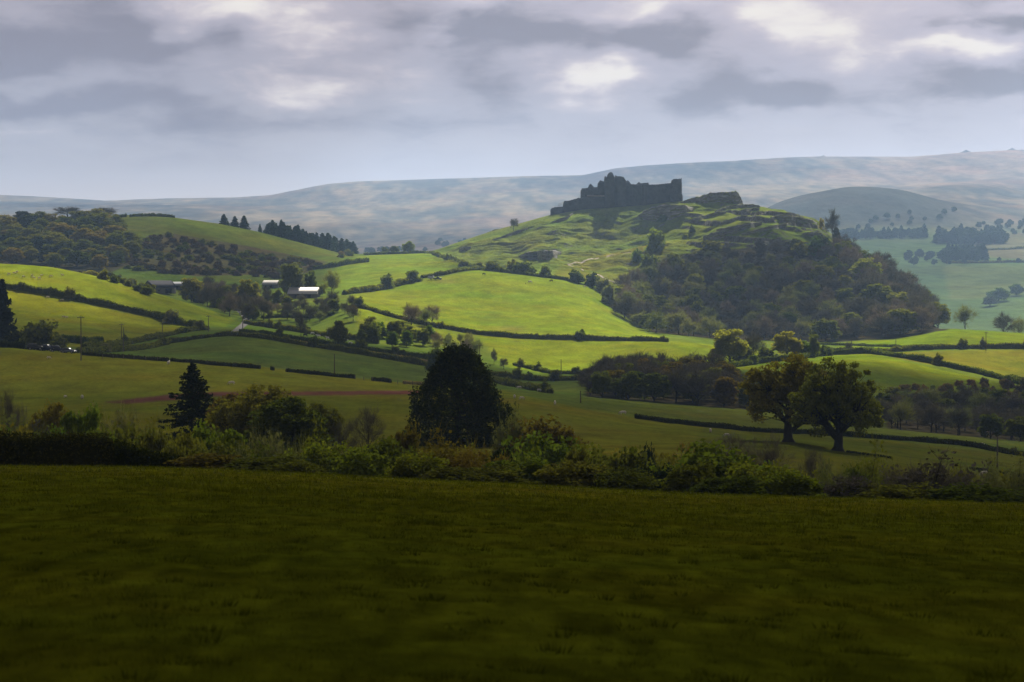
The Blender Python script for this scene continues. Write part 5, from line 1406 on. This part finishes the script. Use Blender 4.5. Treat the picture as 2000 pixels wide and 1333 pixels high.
outcrop([(1448, 456), (1480, 448), (1510, 440), (1548, 435)], [(1448, 460), (1480, 455), (1510, 448), (1548, 440)], 'long thin rock band slanting up to the right', 6, 10)
outcrop([(1374, 462), (1388, 455), (1410, 452), (1416, 456)], [(1374, 470), (1388, 470), (1410, 468), (1416, 462)], 'blocky dark rock at the left of the lower crags', 7, 11)
outcrop([(1468, 484), (1490, 474), (1522, 464)], [(1468, 488), (1490, 481), (1522, 471)], 'low rock rib above the wood, left', 6, 12)
outcrop([(1500, 484), (1525, 474), (1554, 468), (1560, 472)], [(1500, 488), (1525, 484), (1554, 482), (1560, 478)], 'low rock rib above the wood, right', 6, 13)
outcrop([(1566, 456), (1585, 452), (1606, 455), (1614, 462)], [(1566, 460), (1585, 463), (1606, 466), (1614, 468)], 'pale rock near the tree on the brink', 6, 14)
outcrop([(1012, 500), (1030, 492), (1060, 489), (1085, 489), (1096, 493)], [(1012, 504), (1030, 507), (1060, 509), (1085, 504), (1096, 496)], 'dark hollow rock face low on the left hillside', 6, 15, .7)
outcrop([(896, 487), (908, 481), (920, 481)], [(896, 492), (908, 491), (920, 486)], 'small dark rock near the west foot of the hill', 5, 16, .6)
outcrop([(962, 468), (985, 460), (1008, 451), (1030, 445)], [(962, 471), (985, 465), (1008, 458), (1030, 449)], 'grey rock rib on the left shoulder of the hill', 5, 17, .6)
outcrop([(1075, 434), (1092, 428), (1106, 422), (1120, 415)], [(1075, 436), (1092, 435), (1106, 430), (1120, 419)], 'grey rocky scar below the outer castle wall', 5, 18, .6)
outcrop([(950, 455), (965, 449), (985, 446), (1004, 440.5), (1030, 434), (1055, 430), (1075, 429)], [(950, 458), (965, 454), (985, 450), (1004, 446), (1030, 440), (1055, 436), (1075, 433)], 'tumbled stone bank along the left skyline of the hill', 5, 20, .6, ymin=1500, Y=1972)

# cairns on the mountain top
M['cairn'] = plain_mat('cairn_stone', (.14, .13, .12), nscale=.1)
for u, v, w, h, lb in [(1607, 309, 22, 14, 'low cairn on the mountain skyline above the dark hill'), (1886, 301, 26, 18, 'broad cairn mound on the mountain skyline'), (1975, 296, 22, 16, 'cairn mound on the skyline nearest the right edge')]:
    rng = np.random.default_rng(u)
    y = 7490; x = (u - 1000) / F * y; z = y * float(wrow(v + 1.5)) - 4
    V, Q = [], []
    ns, nr_ = 18, 7
    for j in range(nr_ + 1):
        t = j / nr_
        r = (1 - t ** 1.6) * w
        for k in range(ns):
            a = 6.283 * k / ns; n_ = 1 + .18 * rng.normal()
            V.append((x + math.cos(a) * r * n_, y + math.sin(a) * r * n_, z + h * t + rng.normal() * .4))
    for j in range(nr_):
        for k in range(ns): Q.append((j * ns + k, j * ns + (k + 1) % ns, (j + 1) * ns + (k + 1) % ns, (j + 1) * ns + k))
    tagged(link('cairn', mesh_np('cairn', V, Q), M['cairn']), lb, 'cairn')

# =================================================================== farm buildings
M['slate'] = plain_mat('slate_roof', (.045, .045, .060), .9, .05, .3, .8)
M['whiteroof'] = plain_mat('pale_sheet_roof', (.56, .54, .53), .8, .1, .15, .3)
M['greyroof'] = plain_mat('grey_sheet_roof', (.30, .31, .35), .8, .1, .12, .3)
M['barnwall'] = plain_mat('barn_wall', (.16, .155, .15), .9, .1, .3, .4)
M['barnboard'] = plain_mat('timber_cladding', (.10, .085, .07), .9, .1, .3, .8)
M['opening'] = plain_mat('dark_opening', (.02, .02, .022), .9, .1, .2)
def barn(u, v, ymin, L, Wd, eave, ridge, rot, roof, wall, label, door=True, y=None):
    x, yy, z = see(u, v, ymin) if y is None else at(u, y)
    root = bpy.data.objects.new('barn', None); COL.objects.link(root)
    root.location = (x, yy, z - .3); root.rotation_euler = (0, 0, R(rot))
    tagged(root, label, 'barn')
    a, b = L / 2, Wd / 2
    V = [(-a, -b, 0), (a, -b, 0), (a, b, 0), (-a, b, 0), (-a, -b, eave), (a, -b, eave), (a, b, eave), (-a, b, eave), (-a, 0, ridge), (a, 0, ridge)]
    link('wall', mesh_np('wall', V, [(0, 1, 5, 4), (2, 3, 7, 6), (1, 2, 6, 5), (3, 0, 4, 7)], [(5, 6, 9), (7, 4, 8)]), wall, root)
    o_ = .5; th = .16; n = 14
    s = (ridge - eave) / b
    RV, RQ = [], []
    for sd in (-1, 1):
        for i in range(n + 1):
            xx = -a - o_ + (L + 2 * o_) * i / n
            rib = .05 * (i % 2)
            base = len(RV)
            RV += [(xx, sd * (b + o_), eave - s * o_ + .05 + rib), (xx, 0, ridge + .05 + rib), (xx, 0, ridge + .05 + th + rib), (xx, sd * (b + o_), eave - s * o_ + .05 + th + rib)]
            if i < n:
                for k in range(4):
                    RQ.append((base + k, base + 4 + k, base + 4 + (k + 1) % 4, base + (k + 1) % 4))
        for e in (len(RV) - 4 * (n + 1), len(RV) - 4): RQ.append((e, e + 1, e + 2, e + 3))
    link('roof', mesh_np('roof', RV, RQ), roof, root)
    if door:
        DV, DQ = [], []
        box_into(DV, DQ, (a * .35, -b - .06, eave * .42), (min(4, L * .3), .12, eave * .8))
        link('door', mesh_np('door', DV, DQ), M['opening'], root)
        DV, DQ = [], []
        box_into(DV, DQ, (-a * .45, -b - .05, eave * .55), (1.2, .1, 1.0))
        link('window', mesh_np('window', DV, DQ), M['opening'], root)
    return root
barn(312, 573, 1300, 15, 10, 3.6, 7.2, 40, M['slate'], M['barnwall'], 'slate-roofed stone barn with its gable to the right behind the left field')
barn(354, 566, 1300, 9, 7, 2.8, 4.6, 5, M['greyroof'], M['barnboard'], 'low grey-roofed shed right beside the slate-roofed barn')
barn(530, 563, 1300, 8.5, 8, 2.6, 4.7, -14, M['whiteroof'], M['barnwall'], 'small pale-roofed building above the leafless farm trees')
barn(594, 582, 1280, 15.5, 11, 2.6, 5.8, -6, M['whiteroof'], M['barnboard'], 'large barn with a gleaming white roof at the farm')

# =================================================================== vehicles
M['glass'] = plain_mat('window_glass', (.03, .035, .04), .08, .6, .05)
M['tyre'] = plain_mat('tyre', (.02, .02, .02), .9, .1, .1)
M['rim'] = plain_mat('wheel_rim', (.35, .35, .36), .4, .5, .05)
M['lamp'] = plain_mat('headlight', (.7, .7, .68), .2, .6, .05)
PAINT = {k: plain_mat(k + '_paint', c, .25, .5, .04) for k, c in dict(black=(.015, .016, .020), navy=(.02, .03, .06), silver=(.45, .46, .48), white=(.75, .75, .74), grey=(.14, .15, .17), green=(.03, .05, .035)).items()}
def loft(name, secs, mat, parent, smooth=True):
    """body from cross-sections along x: each (x, [(y, z) ...]) closed at the ends"""
    k = len(secs[0][1]); V, Q = [], []
    for x, ring in secs:
        V += [(x, y, z) for y, z in ring]
    for i in range(len(secs) - 1):
        for j in range(k):
            Q.append((i * k + j, i * k + (j + 1) % k, (i + 1) * k + (j + 1) % k, (i + 1) * k + j))
    me = mesh_np(name, V, Q, [(0, j + 1, j) for j in range(1, k - 1)] + [((len(secs) - 1) * k, (len(secs) - 1) * k + j, (len(secs) - 1) * k + j + 1) for j in range(1, k - 1)], smooth=False)
    return link(name, me, mat, parent)
def ring(w, z0, z1, r=.12):
    return [(-w + r, z0), (w - r, z0), (w, z0 + r), (w, z1 - r), (w - r, z1), (-w + r, z1), (-w, z1 - r), (-w, z0 + r)]
def wheel_mesh():
    V, Q, T = [], [], []
    prof = [(.36, -.11), (.38, -.09), (.38, .09), (.36, .11), (.22, .11), (.22, -.11)]
    n = 18
    for i in range(n):
        a = 6.283 * i / n
        for r, y in prof: V.append((r * math.cos(a), y, r * math.sin(a)))
    k = len(prof)
    for i in range(n):
        for j in range(k): Q.append((i * k + j, ((i + 1) % n) * k + j, ((i + 1) % n) * k + (j + 1) % k, i * k + (j + 1) % k))
    return mesh_np('wheel', V, Q)
def rim_mesh():
    V, T = [(0, -.13, 0), (0, .13, 0)], []
    n = 18
    for s in (-.09, .09):
        for i in range(n): V.append((.225 * math.cos(6.283 * i / n), s, .225 * math.sin(6.283 * i / n)))
    for i in range(n):
        T.append((0, 2 + i, 2 + (i + 1) % n)); T.append((1, 2 + n + (i + 1) % n, 2 + n + i))
    return mesh_np('rim', V, None, T)
WHEEL, RIM = wheel_mesh(), rim_mesh()
WHEEL.materials.append(M['tyre']); RIM.materials.append(M['rim'])
def car(kind, pos, rot, paint, label, name='parked_car', group=None):
    root = bpy.data.objects.new(name, None); COL.objects.link(root)
    root.location = pos; root.rotation_euler = (0, 0, R(rot))
    tagged(root, label, 'car' if kind != 'van' else 'van', group)
    if kind == 'suv': L, w, hood, roof, cab = 4.5, .92, 1.12, 1.78, [(-2.1, 1.12), (-1.95, 1.74), (-1.5, 1.80), (.3, 1.80), (.95, 1.14)]
    elif kind == 'van': L, w, hood, roof, cab = 5.2, 1.0, 1.15, 2.2, [(-2.55, 1.15), (-2.5, 2.15), (-2.2, 2.2), (.9, 2.2), (1.7, 1.2)]
    elif kind == 'pickup': L, w, hood, roof, cab = 4.9, .93, 1.08, 1.8, [(-.65, 1.08), (-.55, 1.74), (-.3, 1.80), (.5, 1.80), (1.1, 1.1)]
    else: L, w, hood, roof, cab = 4.2, .88, .92, 1.45, [(-1.95, .95), (-1.3, 1.42), (-.8, 1.46), (.2, 1.45), (.95, .94)]
    h = L / 2
    loft('body', [(-h, ring(w * .92, .42, hood * .96)), (-h + .15, ring(w, .34, hood)), (h - .9, ring(w, .34, hood)), (h - .18, ring(w * .96, .36, hood * .93)), (h, ring(w * .88, .42, hood * .78))], paint, root)
    loft('window', [(x, ring(w * (.90 if i in (0, len(cab) - 1) else .84), hood - .08, z - .045, .05)) for i, (x, z) in enumerate(cab)], M['glass'], root)
    loft('roof', [(cab[1][0] - .03, ring(w * .83, cab[1][1] - .06, cab[1][1], .03)), (cab[2][0], ring(w * .86, cab[2][1] - .05, cab[2][1] + .03, .03)), (cab[3][0], ring(w * .86, cab[3][1] - .05, cab[3][1] + .03, .03)), (cab[3][0] + .22, ring(w * .84, cab[3][1] - .24, cab[3][1] - .16, .03))], paint, root)
    for sx in (-1, 1):
        for sy in (-1, 1):
            o = bpy.data.objects.new('wheel', WHEEL); COL.objects.link(o); o.parent = root; o.location = (sx * h * .62, sy * (w - .08), .38)
            r_ = bpy.data.objects.new('rim', RIM); COL.objects.link(r_); r_.parent = o
    for sy in (-1, 1):
        V, Q = [], []; box_into(V, Q, (h - .04, sy * w * .62, hood * .66), (.12, .36, .18))
        link('headlight', mesh_np('headlight', V, Q), M['lamp'], root)
    return root
def parked(kind, u, y, rot, paint, label, **kw):
    x, yy, z = at(u, y)
    return car(kind, (x, yy, z - .02), rot, paint, label, **kw)
gp = 'cars parked behind the brow of the near field'
parked('suv', 68, 720, 12, PAINT['black'], 'black off-roader, leftmost of the parked row', group=gp)
parked('car', 80, 742, -8, PAINT['navy'], 'dark hatchback showing its shiny roof behind the parked row', group=gp)
parked('suv', 92, 722, -14, PAINT['navy'], 'dark blue off-roader second from the left in the parked row', group=gp)
parked('suv', 112, 722, 8, PAINT['black'], 'bulky black off-roader in the middle of the parked row', group=gp)
parked('pickup', 108, 740, -6, PAINT['black'], 'dark pickup behind the bulky black off-roader', group=gp)
parked('car', 134, 718, -18, PAINT['grey'], 'low grey car, rightmost of the parked row', group=gp)
p = see(440, 597, 1000)
car('car', (p[0], p[1], p[2]), 200, PAINT['silver'], 'silver car on the lane among the farm trees')
p = see(487, 575, 1000)
car('van', (p[0], p[1] - 2, p[2] + .1), 190, PAINT['white'], 'white van glinting between the leafless farm trees', name='van')
p = see(855, 547, 1300)
car('pickup', (p[0], p[1], p[2]), -10, PAINT['green'], 'dark off-road pickup parked at the gateway of the bright field')
# livestock trailer behind it
px_, py_, pz_ = see(849, 546.5, 1300)
tr_ = bpy.data.objects.new('livestock_trailer', None); COL.objects.link(tr_)
tr_.location = (px_ - 2.2, py_ + .6, pz_); tr_.rotation_euler = (0, 0, R(-10))
tagged(tr_, 'pale box trailer hitched behind the pickup at the field gateway', 'trailer')
loft('body', [(-1.7, ring(.95, .55, 2.0)), (-1.6, ring(1.0, .5, 2.1)), (1.6, ring(1.0, .5, 2.1)), (1.7, ring(.95, .55, 2.0))], PAINT['silver'], tr_)
V, Q = [], []; box_into(V, Q, (2.3, 0, .55), (1.3, .12, .12)); link('drawbar', mesh_np('drawbar', V, Q), M['tyre'], tr_)
for sy in (-1, 1):
    o = bpy.data.objects.new('wheel', WHEEL); COL.objects.link(o); o.parent = tr_; o.location = (0, sy * 1.0, .38)
p = see(537, 658, 930)
car('pickup', (p[0], p[1], p[2]), 175, PAINT['white'], 'white pickup standing among the animals in the valley field', name='pickup')

# =================================================================== poles
def pole(u, vb, vt, ymin, label, arms=1, y=None):
    x, yy, z = see(u, vb, ymin) if y is None else at(u, y)
    h = yy * float(wrow(vt)) - z
    root = bpy.data.objects.new('utility_pole', None); COL.objects.link(root); root.location = (x, yy, z)
    tagged(root, label, 'pole', 'overhead line poles')
    V, Q = [], []; tube(V, Q, [(0, 0, -.5), (0, 0, h * .5), (0, 0, h)], [.17, .14, .11], 8)
    r_ = max(.17, yy * .00017)
    V = [(a * r_ / .17, b * r_ / .17, c) for a, b, c in V]
    link('shaft', mesh_np('shaft', V, Q, smooth=True), M['timber'], root)
    if arms:
        V, Q = [], []; box_into(V, Q, (0, -.18, h - .5), (1.9, .14, .16)); link('crossarm', mesh_np('crossarm', V, Q), M['timber'], root)
        for sx in (-.8, 0, .8):
            V, Q = [], []; tube(V, Q, [(sx, -.18, h - .42), (sx, -.18, h - .15)], [.07, .05], 6); link('insulator', mesh_np('insulator', V, Q), M['greyroof'], root)
    return root
pole(158, 698, 617, 500, 'tall pole at the brow right of the parked cars, nearest on the left', y=690)
pole(237, 672, 632, 780, 'pole at the verge, left of a close pair')
pole(241, 688, 640, 780, 'pole at the verge, right of a close pair', 0)
pole(317, 655, 629, 780, 'pole beside the straw-topped hedge')
pole(407, 648, 616, 780, 'pole where the two left fields and lane meet')
pole(474, 645, 618, 900, 'pole at the lane bend by the farm trees')
pole(653, 735, 692, 690, 'dark pole in the shaded field left of the cypress', 0, y=730)
pole(846, 702, 686, 800, 'thin pole left of the cypress top', 0)
pole(937, 732, 672, 780, 'pole with clear crossarm just right of the cypress', y=850)
pole(1096, 738, 702, 860, 'leaning-looking pole in the field left of the valley wood', 0)
pole(1134, 798, 764, 560, 'short dark pole on the field boundary left of the valley wood', 0, y=650)
pole(1926, 685, 648, 1100, 'pole on the brow field at the right')
pole(1949, 935, 850, 300, 'tall dark pole behind the shrubs at the right', 0, y=500)
pole(1663, 690, 664, 1150, 'thin pole below the hillside wood', 0)
pole(1750, 686, 662, 1150, 'thin pole at the hedge corner below the wood', 0)
# field gate rail near the wood
# =================================================================== fences with posts on the brow
def fence(pts, ymin, label, spacing=3.0, h=1.15):
    P = [np.array(see(u, v, ymin)) for u, v in pts]
    L = [0.0]
    for a, b in zip(P[:-1], P[1:]): L.append(L[-1] + float(np.hypot(b[0] - a[0], b[1] - a[1])))
    n = max(int(L[-1] / spacing), 2); s = np.linspace(0, L[-1], n + 1)
    X = np.interp(s, L, [p[0] for p in P]); Y = np.interp(s, L, [p[1] for p in P]); Z = [ground(x, y) for x, y in zip(X, Y)]
    root = bpy.data.objects.new('post_fence', None); COL.objects.link(root); root.location = (X[0], Y[0], Z[0])
    tagged(root, label, 'fence')
    V0, Q0 = [], []; box_into(V0, Q0, (0, 0, h / 2), (.13, .13, h)); pm = mesh_np('post', V0, Q0); pm.materials.append(M['timber'])
    for x, y, z in zip(X, Y, Z):
        o = bpy.data.objects.new('post', pm); COL.objects.link(o); o.parent = root; o.location = (x - X[0], y - Y[0], z - Z[0])
    V, Q = [], []
    for hz in (.35, .7, 1.05):
        for i in range(n):
            tube(V, Q, [(X[i] - X[0], Y[i] - Y[0], Z[i] - Z[0] + hz), (X[i + 1] - X[0], Y[i + 1] - Y[0], Z[i + 1] - Z[0] + hz)], [.012, .012], 3)
    link('wire', mesh_np('wire', V, Q), M['timber'], root)
fence([(200, 701), (260, 703), (330, 707)], 690, 'post-and-wire fence on the brow right of the parked cars')
fence([(508, 721), (535, 724), (560, 727)], 690, 'post-and-wire fence closing the gap between the clipped hedge pieces')
fence([(693, 741), (728, 745)], 690, 'post-and-wire fence left of the short right hedge piece')
fence([(762, 748), (835, 755)], 690, 'post-and-wire fence ending at the cypress')

# =================================================================== sheep and cattle
def animal_mesh(name, s):
    """one continuous body: legs, trunk, neck and head grown from a joint skeleton"""
    nodes = [((-.42, 0, .62), .20), ((-.15, 0, .63), .235), ((.18, 0, .64), .225), ((.42, 0, .67), .19)]
    me = bpy.data.meshes.new(name)
    V = [n[0] for n in nodes]; Rr = [n[1] for n in nodes]; E = [(0, 1), (1, 2), (2, 3)]
    def chain(start, pts):
        prev = start
        for p_, r in pts:
            V.append(p_); Rr.append(r); E.append((prev, len(V) - 1)); prev = len(V) - 1
    if s == 'graze':
        chain(3, [((.58, 0, .60), .12), ((.72, 0, .38), .085), ((.80, 0, .22), .075), ((.86, 0, .10), .045)])
    else:
        chain(3, [((.56, 0, .82), .12), ((.66, 0, .95), .09), ((.80, 0, .93), .075), ((.92, 0, .87), .045)])
    for y in (-.13, .13):
        chain(3, [((.34, y, .42), .085), ((.35, y, .22), .045), ((.34, y, .03), .04)])
        chain(0, [((-.40, y, .44), .10), ((-.46, y, .24), .05), ((-.42, y, .03), .04)])
    chain(0, [((-.60, 0, .58), .05), ((-.63, 0, .42), .03)])
    me.from_pydata(V, E, [])
    o = bpy.data.objects.new('tmp', me); COL.objects.link(o)
    sk = o.modifiers.new('skin', 'SKIN'); ss = o.modifiers.new('sub', 'SUBSURF'); ss.levels = 1; ss.render_levels = 1
    for i, r in enumerate(Rr):
        d = me.skin_vertices[0].data[i]; d.radius = (r, r)
    me.skin_vertices[0].data[1].use_root = True
    dg = bpy.context.evaluated_depsgraph_get(); dg.update()
    res = bpy.data.meshes.new_from_object(o.evaluated_get(dg), depsgraph=dg)
    bpy.data.objects.remove(o)
    res.name = name
    return res
def wool_mat(name, fleece, face):
    m = bpy.data.materials.new(name); m.use_nodes = True
    g = NT(m.node_tree); out = g.n('ShaderNodeOutputMaterial'); bs = g.n('ShaderNodeBsdfPrincipled'); bs.inputs['Roughness'].default_value = 1; bs.inputs['Specular IOR Level'].default_value = 0
    g.t.links.new(bs.outputs[0], out.inputs[0])
    tcn = g.n('ShaderNodeTexCoord'); sx = g.n('ShaderNodeSeparateXYZ'); g.put(sx.inputs[0], tcn.outputs['Object'])
    hd = g.maprange(sx.outputs[0], .60, .70); lg = g.maprange(sx.outputs[2], .34, .26)
    n = g.noise(tcn.outputs['Object'], 14, 3)
    fl = g.mix(1.0, fleece, g.math('ADD', .75, g.math('MULTIPLY', n, .5)), 'MULTIPLY')
    g.put(bs.inputs['Base Color'], g.mix(g.math('MAXIMUM', hd, lg), fl, face))
    return m
M['wool'] = wool_mat('fleece', (.62, .56, .47), (.30, .27, .23))
M['hide'] = wool_mat('dark_hide', (.025, .022, .02), (.03, .027, .025))
M['whitehide'] = wool_mat('white_hide', (.62, .60, .57), (.5, .48, .45))
SHEEP = [animal_mesh('sheep', 'graze'), animal_mesh('sheep', 'stand')]
def animal(u, v, ymin, label, cat='sheep', mat='wool', size=1.0, rot=0, pose=0, group=None, y=None):
    x, yy, z = see(u, v, ymin) if y is None else at(u, y)
    me = SHEEP[pose]
    o = bpy.data.objects.new(cat, me); COL.objects.link(o)
    if len(me.materials) == 0: me.materials.append(None)
    o.material_slots[0].link = 'OBJECT'; o.material_slots[0].material = M[mat]
    o.location = (x, yy, z); o.scale = (size,) * 3; o.rotation_euler = (0, 0, R(rot))
    return tagged(o, label, cat, group)
ra = random.Random(9)
gl = 'sheep on the sunlit upper left field'
for i, (u, v) in enumerate([(18, 538), (34, 534), (46, 543), (63, 541), (66, 545), (77, 546), (45, 558), (81, 541), (100, 542), (122, 540), (28, 536)]):
    animal(u, v, 900, 'sheep on the sunlit upper left field, one of a scattered flock', rot=ra.uniform(0, 360), pose=i % 2, group=gl, size=1.25)
animal(93, 583, 900, 'sheep beside the long slanting hedge, left of two', rot=20, size=1.2)
animal(121, 589, 900, 'sheep beside the long slanting hedge, right of two', rot=170, size=1.2)
animal(124, 622, 900, 'sheep lying in the lower sunlit left field, left of two', rot=10, size=1.2)
animal(130, 623, 900, 'sheep in the lower sunlit left field, right of two', rot=190, size=1.2, pose=1)
animal(160, 780, 520, 'large cream sheep grazing in the near olive field at the left', rot=110, size=1.15)
animal(127, 778, 520, 'smaller cream sheep left of the large one at the left', rot=60, size=.8)
animal(329, 707, 600, 'white sheep on the brow at the left end of the clipped hedge', rot=80, pose=1, size=1.3, y=694)
animal(452, 753, 560, 'cream sheep just above the oak clump', rot=185, size=1.25)
animal(95, 702, 600, 'pale sheep lying below the parked cars', rot=0, size=.9)
animal(1005, 779, 540, 'sheep right of the cypress, left of a close pair', rot=95, size=1.15)
animal(1019, 782, 540, 'sheep right of the cypress, right of a close pair', rot=20, size=1.05)
animal(1014, 761, 640, 'white sheep higher up behind the close pair', rot=175, size=1.25)
animal(1053, 766, 640, 'white sheep by the end of the dark lower hedge', rot=30, size=1.2)
animal(1084, 792, 520, 'sheep seen from behind left of the short dark pole', rot=90, size=1.2, pose=1)
animal(1217, 812, 500, 'broadside sheep in the middle of the near valley field', rot=182, size=1.35)
animal(1388, 846, 480, 'fat cream sheep seen end-on left of the big oaks', rot=88, size=1.2)
animal(1420, 855, 470, 'sheep half hidden above the leafless spreading trees', rot=10, size=1.0)
animal(657, 842, 420, 'pinkish sheep beside the small round dark oak', rot=92, size=.9)
animal(1918, 873, 540, 'white sheep by the dark hedge at the right', rot=15, size=1.2)
animal(1924, 930, 330, 'sheep at the low hedge by the right edge', rot=185, size=1.0)
gm = 'cattle in the shaded valley field'
for i, (u, v, mt_, lb) in enumerate([(519, 656, 'whitehide', 'white cow left of the white pickup'), (603, 645, 'hide', 'dark cow above the right end of the animals'), (610, 655, 'whitehide', 'white cow right of the white pickup, walking'), (622, 660, 'whitehide', 'white cow farther right of the white pickup'),
        (596, 658, 'hide', 'dark cow next to the white pickup'), (640, 664, 'whitehide', 'white cow left of the dark round tree'), (655, 666, 'whitehide', 'white cow in front of the dark round tree'), (676, 668, 'whitehide', 'white cow right of the dark round tree'), (684, 674, 'whitehide', 'white cow lowest and rightmost of the herd'), (700, 671, 'hide', 'dark cow at the right end of the herd')]):
    animal(u, v, 930, lb, 'cow', mt_, 1.5, ra.uniform(-30, 30) + (180 if i % 2 else 0), i % 2, gm)
gb = 'animals on the large bright field'
animal(945, 538, 1300, 'dark cow near the far hedge of the large bright field', 'cow', 'hide', 1.5, 10, 0, gb)
animal(1035, 554, 1300, 'white cow on the large bright field', 'cow', 'whitehide', 1.9, 5, 0, gb)
animal(1027, 556, 1300, 'small dark calf beside the white cow on the bright field', 'cow', 'hide', 1.0, 90, 1, gb)
animal(1077, 551, 1300, 'dark cow at the right of the large bright field', 'cow', 'hide', 1.6, 185, 0, gb)
animal(1142, 562, 1300, 'white sheep in the shade under the wood corner', 'sheep', 'wool', 1.4, 20, 0)

# =================================================================== grass of the near field
rng = np.random.default_rng(1)
def grass_blades(n, y0, y1, hgt, wid):
    yy = y0 * (y1 / y0) ** rng.uniform(0, 1, n)
    hw = yy * 0.235 + 1.5
    xx = rng.uniform(-1, 1, n) * hw
    keep = fbm(xx / 1.6, yy / 2.2, 3, 301) + .55 * rng.normal(size=n) > -.05
    xx, yy = xx[keep], yy[keep]; n = len(xx)
    u = 1000 + F * xx / yy
    i = np.clip(np.searchsorted(UC, u, 'right') - 1, 0, len(UC) - 2); j = np.clip(np.searchsorted(YR, yy, 'right') - 1, 0, len(YR) - 2)
    a = np.clip((u - UC[i]) / (UC[i + 1] - UC[i]), 0, 1); b = (yy - YR[j]) / (YR[j + 1] - YR[j])
    z = (TZ[j, i] * (1 - a) + TZ[j, i + 1] * a) * (1 - b) + (TZ[j + 1, i] * (1 - a) + TZ[j + 1, i + 1] * a) * b
    sc_ = np.clip(yy / 60, .35, 3.0)
    h = hgt * rng.uniform(.5, 1.4, n) * (1 + .7 * np.clip(fbm(xx / 2.5, yy / 3.5, 2, 305), -1, 1)) * np.clip(sc_, .7, 1.6)
    w = wid * sc_ * rng.uniform(.7, 1.3, n)
    az_ = rng.uniform(0, 6.283, n); lean = rng.normal(size=(n, 2)) * .35
    dx, dy = np.cos(az_) * w / 2, np.sin(az_) * w / 2
    P = np.stack([xx, yy, z - .02], 1)
    V = np.stack([P + np.stack([dx, dy, 0 * dx], 1), P - np.stack([dx, dy, 0 * dx], 1), P + np.stack([lean[:, 0] * h, lean[:, 1] * h, h], 1)], 1).reshape(-1, 3)
    T = np.arange(3 * n).reshape(n, 3)
    var = np.repeat(np.clip(.45 + .9 * fbm(xx / .32, yy / 1.7, 3, 111) + .2 * fbm(xx / 2, yy / 16, 2, 113) + .15 * rng.normal(size=n), 0, 1), 3)
    return V, T, var
V, T, var = grass_blades(260000, 16, 204, .085, .022)
# darker tussocks
nt_ = 600
ty_ = 18 * (190 / 18) ** rng.uniform(0, 1, nt_); tx_ = rng.uniform(-1, 1, nt_) * (ty_ * .21 + 1)
TV = []
for x, y in zip(tx_, ty_):
    z = ground(x, y); k_ = 34; sz = rng.uniform(.035, .11) * (1 + y / 130)
    ang = rng.uniform(0, 6.283, k_); rr_ = sz * 1.3 * rng.uniform(0, 1, k_) ** .5
    bx, by = x + rr_ * np.cos(ang), y + 1.5 * rr_ * np.sin(ang); hb = sz * rng.uniform(.35, .75, k_); wb = sz * .10
    a2 = rng.uniform(0, 6.283, k_)
    TV.append(np.stack([np.stack([bx + np.cos(a2) * wb, by + np.sin(a2) * wb, np.full(k_, z - .03)], 1), np.stack([bx - np.cos(a2) * wb, by - np.sin(a2) * wb, np.full(k_, z - .03)], 1), np.stack([bx + rr_ * np.cos(ang) * .5, by + rr_ * np.sin(ang) * .5, z + hb], 1)], 1).reshape(-1, 3))
TV = np.concatenate(TV)
T = np.concatenate([T, np.arange(len(TV)).reshape(-1, 3) + len(V)]); V = np.concatenate([V, TV]); var = np.concatenate([var, np.full(len(TV), .08)])
M['blade'] = leaf_mat('grass_blades', (.048, .056, .0038), (.116, .130, .006), .35, 0, k=1.0)
tagged(link('grass', leaf_mesh('grass', V, None, var, T), M['blade']), 'dark olive pasture grass of the near field', 'grass', kind='stuff')

# ------------------------------------------------------------------ haze
zlo, zhi = float(TZ.min()) - 1.0, float(TZ.max()) + 30.0
xb = float(np.abs(XX).max()) + 5
hb = [(-xb, -80, zlo), (xb, -80, zlo), (xb, 10010, zlo), (-xb, 10010, zlo), (-xb, -80, zhi), (xb, -80, zhi), (xb, 10010, zhi), (-xb, 10010, zhi)]
hq = [(0, 3, 2, 1), (4, 5, 6, 7), (0, 1, 5, 4), (1, 2, 6, 5), (2, 3, 7, 6), (3, 0, 4, 7)]
M_HAZE = bpy.data.materials.new('haze'); M_HAZE.use_nodes = True
g = NT(M_HAZE.node_tree)
out = g.n('ShaderNodeOutputMaterial'); pv = g.n('ShaderNodeVolumePrincipled')
pv.inputs['Color'].default_value = (.42, .62, 1.0, 1)
pv.inputs['Density'].default_value = .00007
pv.inputs['Anisotropy'].default_value = .25
g.t.links.new(pv.outputs[0], out.inputs['Volume'])
try: M_HAZE.cycles.homogeneous_volume = True
except Exception: pass
tagged(link('haze', mesh_np('haze', hb, hq), M_HAZE), 'thin blue haze filling the valley air', 'haze', kind='stuff')
